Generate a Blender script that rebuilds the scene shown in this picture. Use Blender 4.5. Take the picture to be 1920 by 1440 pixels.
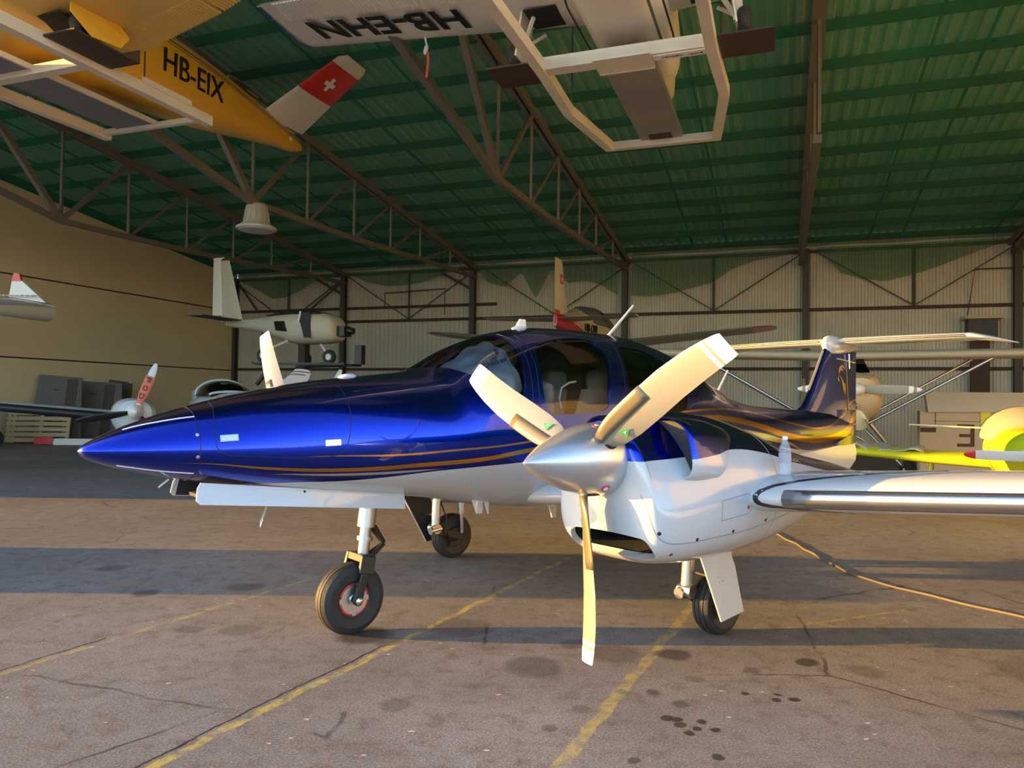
import bpy, math, random
from mathutils import Vector, Matrix
from math import sin, cos, pi, radians, sqrt, exp
random.seed(7)
for o in list(bpy.data.objects): bpy.data.objects.remove(o, do_unlink=True)
SC = bpy.context.scene
COL = SC.collection

# ---------------------------------------------------------------- camera
FPX, PITCH, ROLL, CH = 1400.0, 0.021, -0.014, 1.488
cam_d = bpy.data.cameras.new('camera'); cam = bpy.data.objects.new('camera', cam_d); COL.objects.link(cam)
cam_d.sensor_width = 36.0; cam_d.lens = 36.0*FPX/1920.0; cam_d.clip_end = 2000; cam_d.clip_start = 0.05
_f = Vector((0, cos(PITCH), sin(PITCH))); _u = Vector((0, -sin(PITCH), cos(PITCH))); _r = Vector((1, 0, 0))
_R = _r*cos(ROLL) - _u*sin(ROLL); _U = _r*sin(ROLL) + _u*cos(ROLL)
cam.matrix_world = Matrix(((_R.x, _U.x, -_f.x, 0), (_R.y, _U.y, -_f.y, 0), (_R.z, _U.z, -_f.z, CH), (0, 0, 0, 1)))
SC.camera = cam

# ---------------------------------------------------------------- light
SUN_EL = radians(6.6); SUN_DIR = Vector((1.0, 0.012, 0)).normalized()      # direction the light travels (horizontal)
wd = bpy.data.worlds.new('world'); SC.world = wd; wd.use_nodes = True
nt = wd.node_tree; nt.nodes.clear()
sky = nt.nodes.new('ShaderNodeTexSky'); sky.sky_type = 'NISHITA'; sky.sun_disc = False
sky.sun_elevation = radians(14); sky.sun_rotation = radians(-88); sky.air_density = 1.0; sky.dust_density = 0.6; sky.ozone_density = 2.0; sky.altitude = 400
bg = nt.nodes.new('ShaderNodeBackground'); bg.inputs['Strength'].default_value = 0.46
wo = nt.nodes.new('ShaderNodeOutputWorld')
nt.links.new(sky.outputs[0], bg.inputs[0]); nt.links.new(bg.outputs[0], wo.inputs[0])
sd = bpy.data.lights.new('sun', 'SUN'); sd.energy = 11.0; sd.angle = radians(0.6); sd.color = (1.0, 0.54, 0.10)
so = bpy.data.objects.new('sun', sd); COL.objects.link(so)
so.rotation_euler = Vector((SUN_DIR.x*cos(SUN_EL), SUN_DIR.y*cos(SUN_EL), -sin(SUN_EL))).to_track_quat('-Z', 'Y').to_euler()
so.location = (-30, 2, 8)
SC.view_settings.view_transform = 'Standard'; SC.view_settings.look = 'None'
SC.view_settings.gamma = 1.0; SC.view_settings.use_curve_mapping = False
SC.view_settings.exposure = 0.72

# ---------------------------------------------------------------- materials
def nm(name):
    m = bpy.data.materials.new(name); m.use_nodes = True
    return m, m.node_tree, m.node_tree.nodes['Principled BSDF']
def setc(b, c): b.inputs['Base Color'].default_value = (c[0], c[1], c[2], 1)
def PM(name, c, rough=0.5, metal=0.0, coat=0.0, var=0.12, vs=6.0, bump=0.0, bs=60.0, trans=0.0, alpha=1.0, spec=0.5, stretch=None, obj=True):
    """plain principled material with a procedural colour variation"""
    m, t, b = nm(name)
    b.inputs['Roughness'].default_value = rough; b.inputs['Metallic'].default_value = metal
    b.inputs['Coat Weight'].default_value = coat; b.inputs['Coat Roughness'].default_value = 0.03
    b.inputs['Transmission Weight'].default_value = trans; b.inputs['Alpha'].default_value = alpha
    b.inputs['Specular IOR Level'].default_value = spec
    co = t.nodes.new('ShaderNodeTexCoord'); mp = t.nodes.new('ShaderNodeMapping')
    t.links.new(co.outputs['Object'], mp.inputs[0])
    if stretch: mp.inputs['Scale'].default_value = stretch
    nz = t.nodes.new('ShaderNodeTexNoise'); nz.inputs['Scale'].default_value = vs; nz.inputs['Detail'].default_value = 5
    t.links.new(mp.outputs[0], nz.inputs[0])
    mx = t.nodes.new('ShaderNodeMix'); mx.data_type = 'RGBA'
    mx.inputs[6].default_value = (c[0]*(1-var), c[1]*(1-var), c[2]*(1-var), 1)
    mx.inputs[7].default_value = (min(1, c[0]*(1+var)), min(1, c[1]*(1+var)), min(1, c[2]*(1+var)), 1)
    t.links.new(nz.outputs[0], mx.inputs[0]); t.links.new(mx.outputs[2], b.inputs['Base Color'])
    if bump:
        n2 = t.nodes.new('ShaderNodeTexNoise'); n2.inputs['Scale'].default_value = bs; n2.inputs['Detail'].default_value = 4
        t.links.new(mp.outputs[0], n2.inputs[0])
        bp = t.nodes.new('ShaderNodeBump'); bp.inputs['Strength'].default_value = bump; bp.inputs['Distance'].default_value = 0.02
        t.links.new(n2.outputs[0], bp.inputs['Height']); t.links.new(bp.outputs[0], b.inputs['Normal'])
    return m
def glass(name, c=(0.9, 0.95, 1.0), a=0.75, rough=0.02):
    m = bpy.data.materials.new(name); m.use_nodes = True; t = m.node_tree; t.nodes.clear()
    tr = t.nodes.new('ShaderNodeBsdfTransparent'); tr.inputs[0].default_value = (c[0]*a, c[1]*a, c[2]*a, 1)
    gl = t.nodes.new('ShaderNodeBsdfGlossy'); gl.inputs['Roughness'].default_value = rough
    fr = t.nodes.new('ShaderNodeFresnel'); fr.inputs[0].default_value = 1.45
    mx = t.nodes.new('ShaderNodeMixShader'); o = t.nodes.new('ShaderNodeOutputMaterial')
    t.links.new(fr.outputs[0], mx.inputs[0]); t.links.new(tr.outputs[0], mx.inputs[1]); t.links.new(gl.outputs[0], mx.inputs[2])
    t.links.new(mx.outputs[0], o.inputs[0]); return m
def netmat(name, c, cover=0.65):
    m = bpy.data.materials.new(name); m.use_nodes = True; t = m.node_tree; t.nodes.clear()
    tr = t.nodes.new('ShaderNodeBsdfTransparent'); df = t.nodes.new('ShaderNodeBsdfDiffuse')
    tl = t.nodes.new('ShaderNodeBsdfTranslucent'); mx0 = t.nodes.new('ShaderNodeMixShader'); mx0.inputs[0].default_value = 0.25
    co = t.nodes.new('ShaderNodeTexCoord'); nz = t.nodes.new('ShaderNodeTexNoise'); nz.inputs['Scale'].default_value = 0.7; nz.inputs['Detail'].default_value = 6
    t.links.new(co.outputs['Object'], nz.inputs[0])
    mc = t.nodes.new('ShaderNodeMix'); mc.data_type = 'RGBA'
    mc.inputs[6].default_value = (c[0]*.7, c[1]*.75, c[2]*.7, 1); mc.inputs[7].default_value = (c[0]*1.3, c[1]*1.2, c[2]*1.2, 1)
    t.links.new(nz.outputs[0], mc.inputs[0]); t.links.new(mc.outputs[2], df.inputs[0]); t.links.new(mc.outputs[2], tl.inputs[0])
    t.links.new(df.outputs[0], mx0.inputs[1]); t.links.new(tl.outputs[0], mx0.inputs[2])
    mx = t.nodes.new('ShaderNodeMixShader'); o = t.nodes.new('ShaderNodeOutputMaterial'); mx.inputs[0].default_value = cover
    t.links.new(tr.outputs[0], mx.inputs[1]); t.links.new(mx0.outputs[0], mx.inputs[2]); t.links.new(mx.outputs[0], o.inputs[0]); return m

M = {}
M['steel'] = PM('dark_steel', (0.062, 0.05, 0.04), 0.6, 0.0, bump=0.1)
M['steel2'] = PM('brown_grey_steel', (0.16, 0.14, 0.115), 0.6, 0.0, bump=0.1)
M['rust'] = PM('red_primer_steel', (0.055, 0.028, 0.02), 0.7)
M['white'] = PM('white_gloss_paint', (0.60, 0.60, 0.60), 0.18, coat=0.6, var=0.02)
M['offwhite'] = PM('off_white_paint', (0.70, 0.67, 0.60), 0.35, var=0.08, vs=2)
M['grimy'] = PM('grimy_white_paint', (0.74, 0.70, 0.61), 0.4, var=0.22, vs=1.3)
M['cream'] = PM('cream_paint', (0.66, 0.58, 0.40), 0.4, var=0.1)
M['rubber'] = PM('tyre_rubber', (0.022, 0.021, 0.02), 0.65, bump=0.15, bs=40)
M['black'] = PM('black_plastic', (0.012, 0.012, 0.012), 0.45)
M['alu'] = PM('bare_aluminium', (0.62, 0.62, 0.62), 0.32, 1.0, var=0.12, vs=3)
M['chrome'] = PM('chrome', (0.8, 0.8, 0.8), 0.12, 1.0, var=0.03)
M['silver'] = PM('silver_paint', (0.55, 0.55, 0.56), 0.3, 0.75, coat=0.4, var=0.04)
M['red'] = PM('red_paint', (0.62, 0.025, 0.02), 0.35, coat=0.3)
M['yellow'] = PM('yellow_paint', (0.72, 0.40, 0.035), 0.35, coat=0.3, var=0.12, vs=2)
M['lime'] = PM('lime_paint', (0.56, 0.62, 0.02), 0.3, coat=0.4, var=0.08, vs=2)
M['ink'] = PM('black_lettering', (0.01, 0.01, 0.012), 0.5)
M['leather'] = PM('grey_leather', (0.36, 0.38, 0.40), 0.5, var=0.08, bump=0.1)
M['dark'] = PM('dark_interior', (0.02, 0.02, 0.022), 0.7)
M['wood'] = PM('pale_wood', (0.46, 0.34, 0.19), 0.7, var=0.25, vs=3, stretch=(1, 8, 8))
M['tarp'] = PM('grey_tarpaulin', (0.13, 0.125, 0.115), 0.8, var=0.25, bump=0.4, bs=4)
M['tarp2'] = PM('brown_tarpaulin', (0.075, 0.06, 0.045), 0.8, var=0.25, bump=0.4, bs=4)
M['glass'] = glass('clear_glass', (0.93, 0.97, 1.0), 0.9)
M['smoke'] = glass('smoked_glass', (0.16, 0.15, 0.15), 0.9)

# ---------------------------------------------------------------- mesh helpers
class MB:
    def __init__(s): s.v = []; s.f = []; s.mi = []; s.n = {}; s.cur = 0
    def add(s, p): s.v.append(tuple(p)); return len(s.v)-1
    def face(s, *ids): s.f.append(tuple(ids)); s.mi.append(s.cur)
    def box(s, c, d, rot=None):
        """box centred c, full size d, optional 3x3 rotation"""
        c = Vector(c); b = len(s.v)
        for i in (-1, 1):
            for j in (-1, 1):
                for k in (-1, 1):
                    p = Vector((i*d[0]/2, j*d[1]/2, k*d[2]/2))
                    if rot is not None: p = rot @ p
                    s.v.append(tuple(c+p))
        for q in ((0,1,3,2),(4,6,7,5),(0,4,5,1),(2,3,7,6),(0,2,6,4),(1,5,7,3)): s.face(*[b+x for x in q])
        return s
    def beam(s, p0, p1, w, h, up=(0, 0, 1)):
        p0 = Vector(p0); p1 = Vector(p1); a = (p1-p0); L = a.length
        if L < 1e-6: return s
        a.normalize(); u = Vector(up); sd_ = a.cross(u)
        if sd_.length < 1e-4: sd_ = a.cross(Vector((1, 0, 0)))
        sd_.normalize(); u = sd_.cross(a)
        return s.box((p0+p1)/2, (L, w, h), Matrix((a, sd_, u)).transposed())
    def tube(s, p0, p1, r0, r1=None, n=12, cap=True):
        if r1 is None: r1 = r0
        p0 = Vector(p0); p1 = Vector(p1); a = (p1-p0).normalized()
        t = a.orthogonal().normalized(); w = a.cross(t); b = len(s.v)
        for p, r in ((p0, r0), (p1, r1)):
            for k in range(n):
                an = 2*pi*k/n; s.v.append(tuple(p+(t*cos(an)+w*sin(an))*r))
        for k in range(n): s.face(b+k, b+(k+1) % n, b+n+(k+1) % n, b+n+k)
        if cap: s.face(*[b+k for k in range(n-1, -1, -1)]); s.face(*[b+n+k for k in range(n)])
        return s
    def path(s, pts, r, n=8):
        pts = [Vector(p) for p in pts]; rings = []
        ref = None
        for i, p in enumerate(pts):
            a = (pts[min(i+1, len(pts)-1)]-pts[max(i-1, 0)]).normalized()
            if ref is None: ref = a.orthogonal().normalized()
            ref = (ref-a*ref.dot(a)).normalized(); w = a.cross(ref)
            rr = r[i] if isinstance(r, (list, tuple)) else r
            rings.append([tuple(p+(ref*cos(2*pi*k/n)+w*sin(2*pi*k/n))*rr) for k in range(n)])
        return s.loft(rings)
    def loft(s, rings, closed=True, cap0=True, cap1=True):
        b = len(s.v); n = len(rings[0])
        for r in rings: s.v.extend(tuple(p) for p in r)
        m = n if closed else n-1
        for i in range(len(rings)-1):
            for k in range(m): s.face(b+i*n+k, b+i*n+(k+1) % n, b+(i+1)*n+(k+1) % n, b+(i+1)*n+k)
        if closed and cap0: s.face(*[b+k for k in range(n-1, -1, -1)])
        if closed and cap1: s.face(*[b+(len(rings)-1)*n+k for k in range(n)])
        return s
    def lathe(s, prof, o=(0, 0, 0), axis=(0, 0, 1), n=24, cap=True):
        """prof = [(radius, along)]"""
        o = Vector(o); a = Vector(axis).normalized(); t = a.orthogonal().normalized(); w = a.cross(t)
        rings = [[tuple(o+a*h+(t*cos(2*pi*k/n)+w*sin(2*pi*k/n))*max(r, 1e-4)) for k in range(n)] for r, h in prof]
        return s.loft(rings, True, cap, cap)
    def prism(s, poly, d):
        """poly = list of 3-D points (planar), extruded by vector d"""
        b = len(s.v); n = len(poly); d = Vector(d)
        for p in poly: s.v.append(tuple(p))
        for p in poly: s.v.append(tuple(Vector(p)+d))
        s.face(*[b+k for k in range(n-1, -1, -1)]); s.face(*[b+n+k for k in range(n)])
        for k in range(n): s.face(b+k, b+(k+1) % n, b+n+(k+1) % n, b+n+k)
        return s
    def grid(s, fn, nu, nv):
        b = len(s.v)
        for i in range(nu+1):
            for j in range(nv+1): s.v.append(tuple(fn(i/nu, j/nv)))
        for i in range(nu):
            for j in range(nv):
                a = b+i*(nv+1)+j; s.face(a, a+nv+1, a+nv+2, a+1)
        return s
    def build(s, name, mat, parent=None, smooth=True, ang=35, bevel=0, solid=0, flip=True):
        me = bpy.data.meshes.new(name); me.from_pydata(s.v, [], s.f)
        for m in (mat if isinstance(mat, (list, tuple)) else [mat]): me.materials.append(M[m] if isinstance(m, str) else m)
        if any(s.mi): me.polygons.foreach_set('material_index', s.mi)
        if flip:
            import bmesh
            bm = bmesh.new(); bm.from_mesh(me); bmesh.ops.recalc_face_normals(bm, faces=bm.faces); bm.to_mesh(me); bm.free()
        if smooth:
            me.polygons.foreach_set('use_smooth', [True]*len(me.polygons))
            if ang is not None: me.set_sharp_from_angle(angle=radians(ang))
        if s.n:
            ns = [s.n.get(i, (0, 0, 1)) for i in range(len(s.v))]
            me.normals_split_custom_set_from_vertices(ns)
        me.update()
        o = bpy.data.objects.new(name, me); COL.objects.link(o)
        if parent is not None: o.parent = parent
        if bevel:
            md = o.modifiers.new('bevel', 'BEVEL'); md.width = bevel; md.segments = 2; md.limit_method = 'ANGLE'; md.angle_limit = radians(50)
        if solid:
            md = o.modifiers.new('solid', 'SOLIDIFY'); md.thickness = solid; md.offset = 0
        return o
def tag(o, label, cat, group=None):
    o['label'] = label; o['category'] = cat
    if group: o['group'] = group
    return o
def thing(name, label, cat, loc=(0, 0, 0), rz=0, group=None, rot=None):
    o = bpy.data.objects.new(name, None); COL.objects.link(o); o.empty_display_size = 0.2
    o.location = loc; o.rotation_euler = (0, 0, rz)
    if rot is not None: o.rotation_euler = rot
    return tag(o, label, cat, group)
def struct(o): o['kind'] = 'structure'; return o
def copytree(o, parent=None):
    c = o.copy(); COL.objects.link(c); c.parent = parent
    for ch in list(o.children): copytree(ch, c)
    return c
def text_mesh(name, txt, mat, parent, mtx, size=1.0, depth=0.0, shear=0.0, space=1.0, offset=0.0, width=None):
    cu = bpy.data.curves.new(name, 'FONT'); cu.body = txt; cu.size = size; cu.extrude = depth; cu.shear = shear
    cu.space_character = space; cu.align_x = 'CENTER'; cu.align_y = 'CENTER'; cu.offset = offset
    t = bpy.data.objects.new(name, cu); COL.objects.link(t)
    dg = bpy.context.evaluated_depsgraph_get(); dg.update()
    me = bpy.data.meshes.new_from_object(t.evaluated_get(dg)); bpy.data.objects.remove(t)
    me.materials.clear(); me.materials.append(M[mat])
    me.transform(mtx)
    o = bpy.data.objects.new(name, me); COL.objects.link(o)
    if parent is not None: o.parent = parent
    return o
def axes(o, x, y):
    """matrix with origin o, text-right along x and text-up along y"""
    x = Vector(x).normalized(); y = Vector(y); y = (y-x*y.dot(x)).normalized(); z = x.cross(y)
    return Matrix(((x.x, y.x, z.x, o[0]), (x.y, y.y, z.y, o[1]), (x.z, y.z, z.z, o[2]), (0, 0, 0, 1)))
def lerp(a, b, t): return a+(b-a)*t
def pchip(xs, ys):
    """monotone cubic through points (xs increasing)"""
    n = len(xs); h = [xs[i+1]-xs[i] for i in range(n-1)]; d = [(ys[i+1]-ys[i])/h[i] for i in range(n-1)]
    m = [0]*n; m[0] = d[0]; m[-1] = d[-1]
    for i in range(1, n-1):
        if d[i-1]*d[i] <= 0: m[i] = 0
        else:
            w1 = 2*h[i]+h[i-1]; w2 = h[i]+2*h[i-1]; m[i] = (w1+w2)/(w1/d[i-1]+w2/d[i])
    def f(x):
        if x <= xs[0]: return ys[0]
        if x >= xs[-1]: return ys[-1]
        i = 0
        while x > xs[i+1]: i += 1
        t = (x-xs[i])/h[i]; a = 2*t**3-3*t*t+1; b = t**3-2*t*t+t; c = -2*t**3+3*t*t; e = t**3-t*t
        return a*ys[i]+b*h[i]*m[i]+c*ys[i+1]+e*h[i]*m[i+1]
    return f
def airfoil(n, tc, camber=0.02):
    """closed loop of (xc,zc), xc 0 = leading edge; starts at trailing edge, over the top"""
    up_, lo = [], []
    for i in range(n+1):
        x = 0.5*(1-cos(pi*i/n)); yt = 5*tc*(.2969*sqrt(x)-.126*x-.3516*x*x+.2843*x**3-.1030*x**4)
        yc = camber*4*x*(1-x)*.9
        up_.append((x, yc+yt)); lo.append((x, yc-yt))
    return up_[::-1]+lo[1:]
def wing_rings(st, n=14, camber=0.02):
    """st = [(xle,y,z,chord,tc)], x forward"""
    rings = []
    for xle, y, z, ch, tc in st:
        rings.append([(xle-a*ch, y, z+b*ch) for a, b in airfoil(n, tc, camber)])
    return rings
def fin_rings(st, n=10, y0=0.0):
    """st = [(xle,z,chord,tc)] vertical surface"""
    return [[(xle-a*ch, y0+b*ch, z) for a, b in airfoil(n, tc, 0.0)] for xle, z, ch, tc in st]
def superring(x, zt, zb, w, zw, nu=2.0, nl=2.0, n=32):
    r = []
    for k in range(n):
        ph = 2*pi*k/n; s_, c_ = sin(ph), cos(ph); e = nu if c_ >= 0 else nl
        y = w*(abs(s_)**(2/e))*(1 if s_ >= 0 else -1); z = zw+((zt-zw) if c_ >= 0 else (zb-zw))*(abs(c_)**(2/e))
        r.append((x, y, z))
    return r
# ================================================================ hangar
AL = radians(20); HD = Vector((sin(AL), cos(AL), 0)); HA = Vector((cos(AL), -sin(AL), 0)); HC = Vector((-11.87, 32.0, 0))
def hw(u, v, z): return HC+HA*u-HD*v+Vector((0, 0, z))
ROOF0, ROOFM = 6.82, 0.125
HL, HV = 34.2, 22.9                       # width along the back wall, depth

# ---- floor material (concrete with paint lines, cracks, oil spots)
def floor_mat():
    m, t, b = nm('worn_apron'); N = t.nodes; K = t.links
    geo = N.new('ShaderNodeNewGeometry'); pos = geo.outputs['Position']
    def math_(op, a, b2=None, c=None):
        n = N.new('ShaderNodeMath'); n.operation = op
        for i, x in enumerate((a, b2, c)):
            if x is None: continue
            if isinstance(x, (int, float)): n.inputs[i].default_value = x
            else: K.new(x, n.inputs[i])
        return n.outputs[0]
    def noise(sc, det=5, rough=.6, vec=None):
        n = N.new('ShaderNodeTexNoise'); n.inputs['Scale'].default_value = sc; n.inputs['Detail'].default_value = det; n.inputs['Roughness'].default_value = rough
        K.new(vec if vec is not None else pos, n.inputs[0]); return n
    def ss(x, a, b2):
        n = N.new('ShaderNodeMapRange'); n.interpolation_type = 'SMOOTHSTEP'; K.new(x, n.inputs[0])
        n.inputs[1].default_value = a; n.inputs[2].default_value = b2; return n.outputs[0]
    def mix(f, a, b2):
        n = N.new('ShaderNodeMix'); n.data_type = 'RGBA'
        if isinstance(f, (int, float)): n.inputs[0].default_value = f
        else: K.new(f, n.inputs[0])
        for i, x in ((6, a), (7, b2)):
            if isinstance(x, tuple): n.inputs[i].default_value = (*x, 1)
            else: K.new(x, n.inputs[i])
        return n.outputs[2]
    # warped position
    wn = noise(3.0, 4); wv = N.new('ShaderNodeVectorMath'); wv.operation = 'SUBTRACT'; K.new(wn.outputs['Color'], wv.inputs[0]); wv.inputs[1].default_value = (.5, .5, .5)
    ws = N.new('ShaderNodeVectorMath'); ws.operation = 'SCALE'; K.new(wv.outputs[0], ws.inputs[0]); ws.inputs['Scale'].default_value = 0.10
    wa = N.new('ShaderNodeVectorMath'); wa.operation = 'ADD'; K.new(pos, wa.inputs[0]); K.new(ws.outputs[0], wa.inputs[1])
    sep = N.new('ShaderNodeSeparateXYZ'); K.new(wa.outputs[0], sep.inputs[0]); X, Y = sep.outputs[0], sep.outputs[1]
    # base tones
    big = ss(noise(.55, 6, .65).outputs[0], .3, .7); mid = noise(7, 7, .75).outputs[0]; fine = noise(90, 4, .85).outputs[0]
    col = mix(big, (.200, .180, .164), (.275, .258, .248))
    col = mix(ss(mid, .45, .75), col, (.135, .108, .09))
    sp = ss(fine, .40, .68); n_ = mix(sp, (.55, .54, .53), (1.55, 1.53, 1.5))
    mm = N.new('ShaderNodeMix'); mm.data_type = 'RGBA'; mm.blend_type = 'MULTIPLY'; mm.inputs[0].default_value = .85
    K.new(col, mm.inputs[6]); K.new(n_, mm.inputs[7]); col = mm.outputs[2]
    # dark streaks along the hangar
    mp = N.new('ShaderNodeMapping'); mp.inputs['Rotation'].default_value = (0, 0, radians(4)); mp.inputs['Scale'].default_value = (.9, 6, 1); K.new(pos, mp.inputs[0])
    stn = noise(1.3, 5, .6, mp.outputs[0]); col = mix(math_('MULTIPLY', ss(stn.outputs[0], .55, .8), .45), col, (.09, .068, .052))
    # straw flecks
    vo = N.new('ShaderNodeTexVoronoi'); vo.feature = 'F1'; vo.inputs['Scale'].default_value = 5.5
    mp2 = N.new('ShaderNodeMapping'); mp2.inputs['Rotation'].default_value = (0, 0, .5); mp2.inputs['Scale'].default_value = (1, 2.6, 1); K.new(wa.outputs[0], mp2.inputs[0]); K.new(mp2.outputs[0], vo.inputs[0])
    vc = N.new('ShaderNodeSeparateXYZ'); K.new(vo.outputs['Color'], vc.inputs[0])
    fl = math_('MULTIPLY', math_('LESS_THAN', vo.outputs['Distance'], .075), math_('GREATER_THAN', vc.outputs[0], .62))
    col = mix(fl, col, (.62, .56, .45))
    # painted yellow lines: (x0,y0,x1,y1,width,strength)
    L = [(-1.62, 2.6, .55, 7.1, .05, .62), (-2.95, 3.45, -1.65, 6.1, .045, .36), (.0, 2.6, 1.75, 6.4, .06, .45), (1.85, 5.0, 2.9, 5.45, .03, .4), (1.1, 5.9, 2.2, 5.0, .03, .25)]
    wear = noise(9, 5, .7).outputs[0]
    for x0, y0, x1, y1, w, st in L:
        dx, dy = x1-x0, y1-y0; ln = sqrt(dx*dx+dy*dy); dx /= ln; dy /= ln
        ax = math_('SUBTRACT', X, x0); ay = math_('SUBTRACT', Y, y0)
        al = math_('ADD', math_('MULTIPLY', ax, dx), math_('MULTIPLY', ay, dy))
        ac = math_('ABSOLUTE', math_('SUBTRACT', math_('MULTIPLY', ax, dy), math_('MULTIPLY', ay, dx)))
        f = math_('MULTIPLY', math_('SUBTRACT', 1.0, ss(ac, w*.4, w*.62)), math_('MULTIPLY', math_('GREATER_THAN', al, 0.0), math_('LESS_THAN', al, ln)))
        f = math_('MULTIPLY', f, math_('MULTIPLY', ss(wear, .36, .6), st)); col = mix(f, col, (.62, .47, .06))
        if st > .3 and w < .055 and w > .04:      # crack running beside the line
            off = math_('ADD', math_('SUBTRACT', math_('MULTIPLY', ax, dy), math_('MULTIPLY', ay, dx)), .055)
            cr = math_('MULTIPLY', math_('LESS_THAN', math_('ABSOLUTE', off), .007), math_('MULTIPLY', math_('GREATER_THAN', al, 0.0), math_('LESS_THAN', al, ln*.42)))
            col = mix(cr, col, (.03, .028, .026))
    # cracks
    vd = N.new('ShaderNodeTexVoronoi'); vd.feature = 'DISTANCE_TO_EDGE'; vd.inputs['Scale'].default_value = .42; K.new(wa.outputs[0], vd.inputs[0])
    cr = math_('MULTIPLY', math_('LESS_THAN', vd.outputs['Distance'], .004), ss(noise(.8).outputs[0], .5, .6)); col = mix(math_('MULTIPLY', cr, .8), col, (.05, .045, .04))
    # oil spots (x,y,radius,strength)
    S = [(.97,4.43,.11,.75),(1.72,4.33,.07,.85),(.62,4.44,.17,.4),(.75,3.84,.04,.6),(.85,3.71,.04,.6),(.75,3.55,.035,.95),(.79,3.53,.028,.95),(.80,3.47,.035,.9),(.9,3.51,.025,.95),(.87,3.43,.022,.95),(.83,3.38,.024,.95),(.95,3.42,.024,.95),(1.21,3.84,.022,.95),(1.37,3.84,.018,.95),(1.43,3.79,.03,.95),(1.34,3.77,.025,.9),(.89,3.17,.03,.9),(.52,3.13,.03,.7),(.36,3.63,.05,.35),(-.55,3.66,.08,.35),(1.36,4.19,.05,.5),(.19,3.41,.035,.45),(-.9,4.70,.17,.75),(-.75,4.6,.1,.5),(-2.72,5.63,.1,.6),(-3.4,6.42,.12,.5),(-2.04,5.86,.13,.5),(.14,4.2,.16,.5),(-1.71,4.79,.12,.35),(-2.01,4.78,.08,.4),(-1.2,5.3,.09,.4),(3.0,4.2,.25,.35),(2.0,4.2,.1,.4),(-.3,4.9,.2,.35),(.4,4.6,.09,.4),(1.0,4.05,.05,.4)]
    spot = None
    for x, y, r, st in S:
        cb = N.new('ShaderNodeCombineXYZ'); K.new(X, cb.inputs[0]); K.new(Y, cb.inputs[1])
        ds = N.new('ShaderNodeVectorMath'); ds.operation = 'DISTANCE'; K.new(cb.outputs[0], ds.inputs[0]); ds.inputs[1].default_value = (x, y, 0)
        v = N.new('ShaderNodeMapRange'); K.new(ds.outputs['Value'], v.inputs[0]); v.inputs[1].default_value = r*1.15; v.inputs[2].default_value = r*.8; v.inputs[3].default_value = 0; v.inputs[4].default_value = st
        spot = v.outputs[0] if spot is None else math_('MAXIMUM', spot, v.outputs[0])
    col = mix(spot, col, (.035, .026, .022))
    K.new(col, b.inputs['Base Color'])
    rg = N.new('ShaderNodeMapRange'); K.new(mid, rg.inputs[0]); rg.inputs[3].default_value = .45; rg.inputs[4].default_value = .75
    K.new(rg.outputs[0], b.inputs['Roughness']); b.inputs['Specular IOR Level'].default_value = .4
    bp = N.new('ShaderNodeBump'); bp.inputs['Strength'].default_value = .35; bp.inputs['Distance'].default_value = .006
    hh = math_('ADD', fine, math_('MULTIPLY', mid, 1.5)); K.new(hh, bp.inputs['Height']); K.new(bp.outputs[0], b.inputs['Normal'])
    return m
M['floor'] = floor_mat()
M['sheet'] = PM('corrugated_sheet', (0.52, 0.485, 0.39), 0.5, 0.0, var=0.2, vs=1.2)
M['panelwall'] = PM('ochre_wall_panel', (0.72, 0.59, 0.38), 0.75, var=0.08, vs=1.5)
M['net'] = netmat('green_net', (0.05, 0.50, 0.27), 0.46)
M['netthin'] = netmat('green_net_loose', (0.09, 0.25, 0.13), 0.55)
M['roofsheet'] = PM('roof_sheet', (0.50, 0.52, 0.42), 0.6, var=0.15)

fl = MB(); fl.box((20, 10, -.05), (260, 260, .1))
struct(fl.build('floor', 'floor', smooth=False))
# back wall: trapezoidal corrugated sheet
wb = MB(); pts = []; n = int(HL/.19)
for i in range(n):
    u = i*HL/n; p = HL/n
    pts += [(u, 0), (u+p*.38, 0), (u+p*.5, .035), (u+p*.88, .035)]
pts.append((HL, 0))
b0 = len(wb.v)
for z in (0, 6.8):
    for u, d in pts: wb.add(hw(u, -.04+d, z))
for i in range(len(pts)-1): wb.face(i, i+1, len(pts)+i+1, len(pts)+i)
wall_back = struct(wb.build('wall_back', 'sheet', smooth=False))
def part(name, mat, parent, fn, **k):
    m = MB(); fn(m); return m.build(name, mat, parent, **k)
BAY = 5.72
# columns, girts, mullions, braces on the back wall
COLU = [0.06, 5.43, 11.07, 16.85, 22.75, 28.6, 34.1]
for u in COLU:
    def fcol(m, u=u):       # H-section
        for dv in (-.09, .09): m.box(hw(u, .16+dv, 3.25), (.2, .014, 6.5), Matrix.Rotation(-AL, 3, 'Z'))
        m.box(hw(u, .16, 3.25), (.012, .18, 6.5), Matrix.Rotation(-AL, 3, 'Z'))
    part('column', 'steel', wall_back, fcol, smooth=False)
for z, u0, u1 in ((2.62, 0, HL), (4.53, 5.4, HL), (5.06, 0, 12.0), (6.42, 0, HL)):
    part('girt', 'rust' if z < 6 else 'steel', wall_back, lambda m: m.beam(hw(u0, .07, z), hw(u1, .07, z), .08, .1), smooth=False)
for u in (2.7, 8.33, 14.3, 19.86, 25.88, 31.4):
    zb = 4.53 if u > 12 else 4.53
    part('mullion', 'steel', wall_back, lambda m: m.beam(hw(u, .07, zb), hw(u, .07, 6.42), .07, .07), smooth=False)
    for du in (-2.75, 2.75):
        part('brace', 'steel', wall_back, lambda m: m.beam(hw(u, .1, zb+.05), hw(u+du, .1, 6.35), .035, .035), smooth=False)
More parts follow.
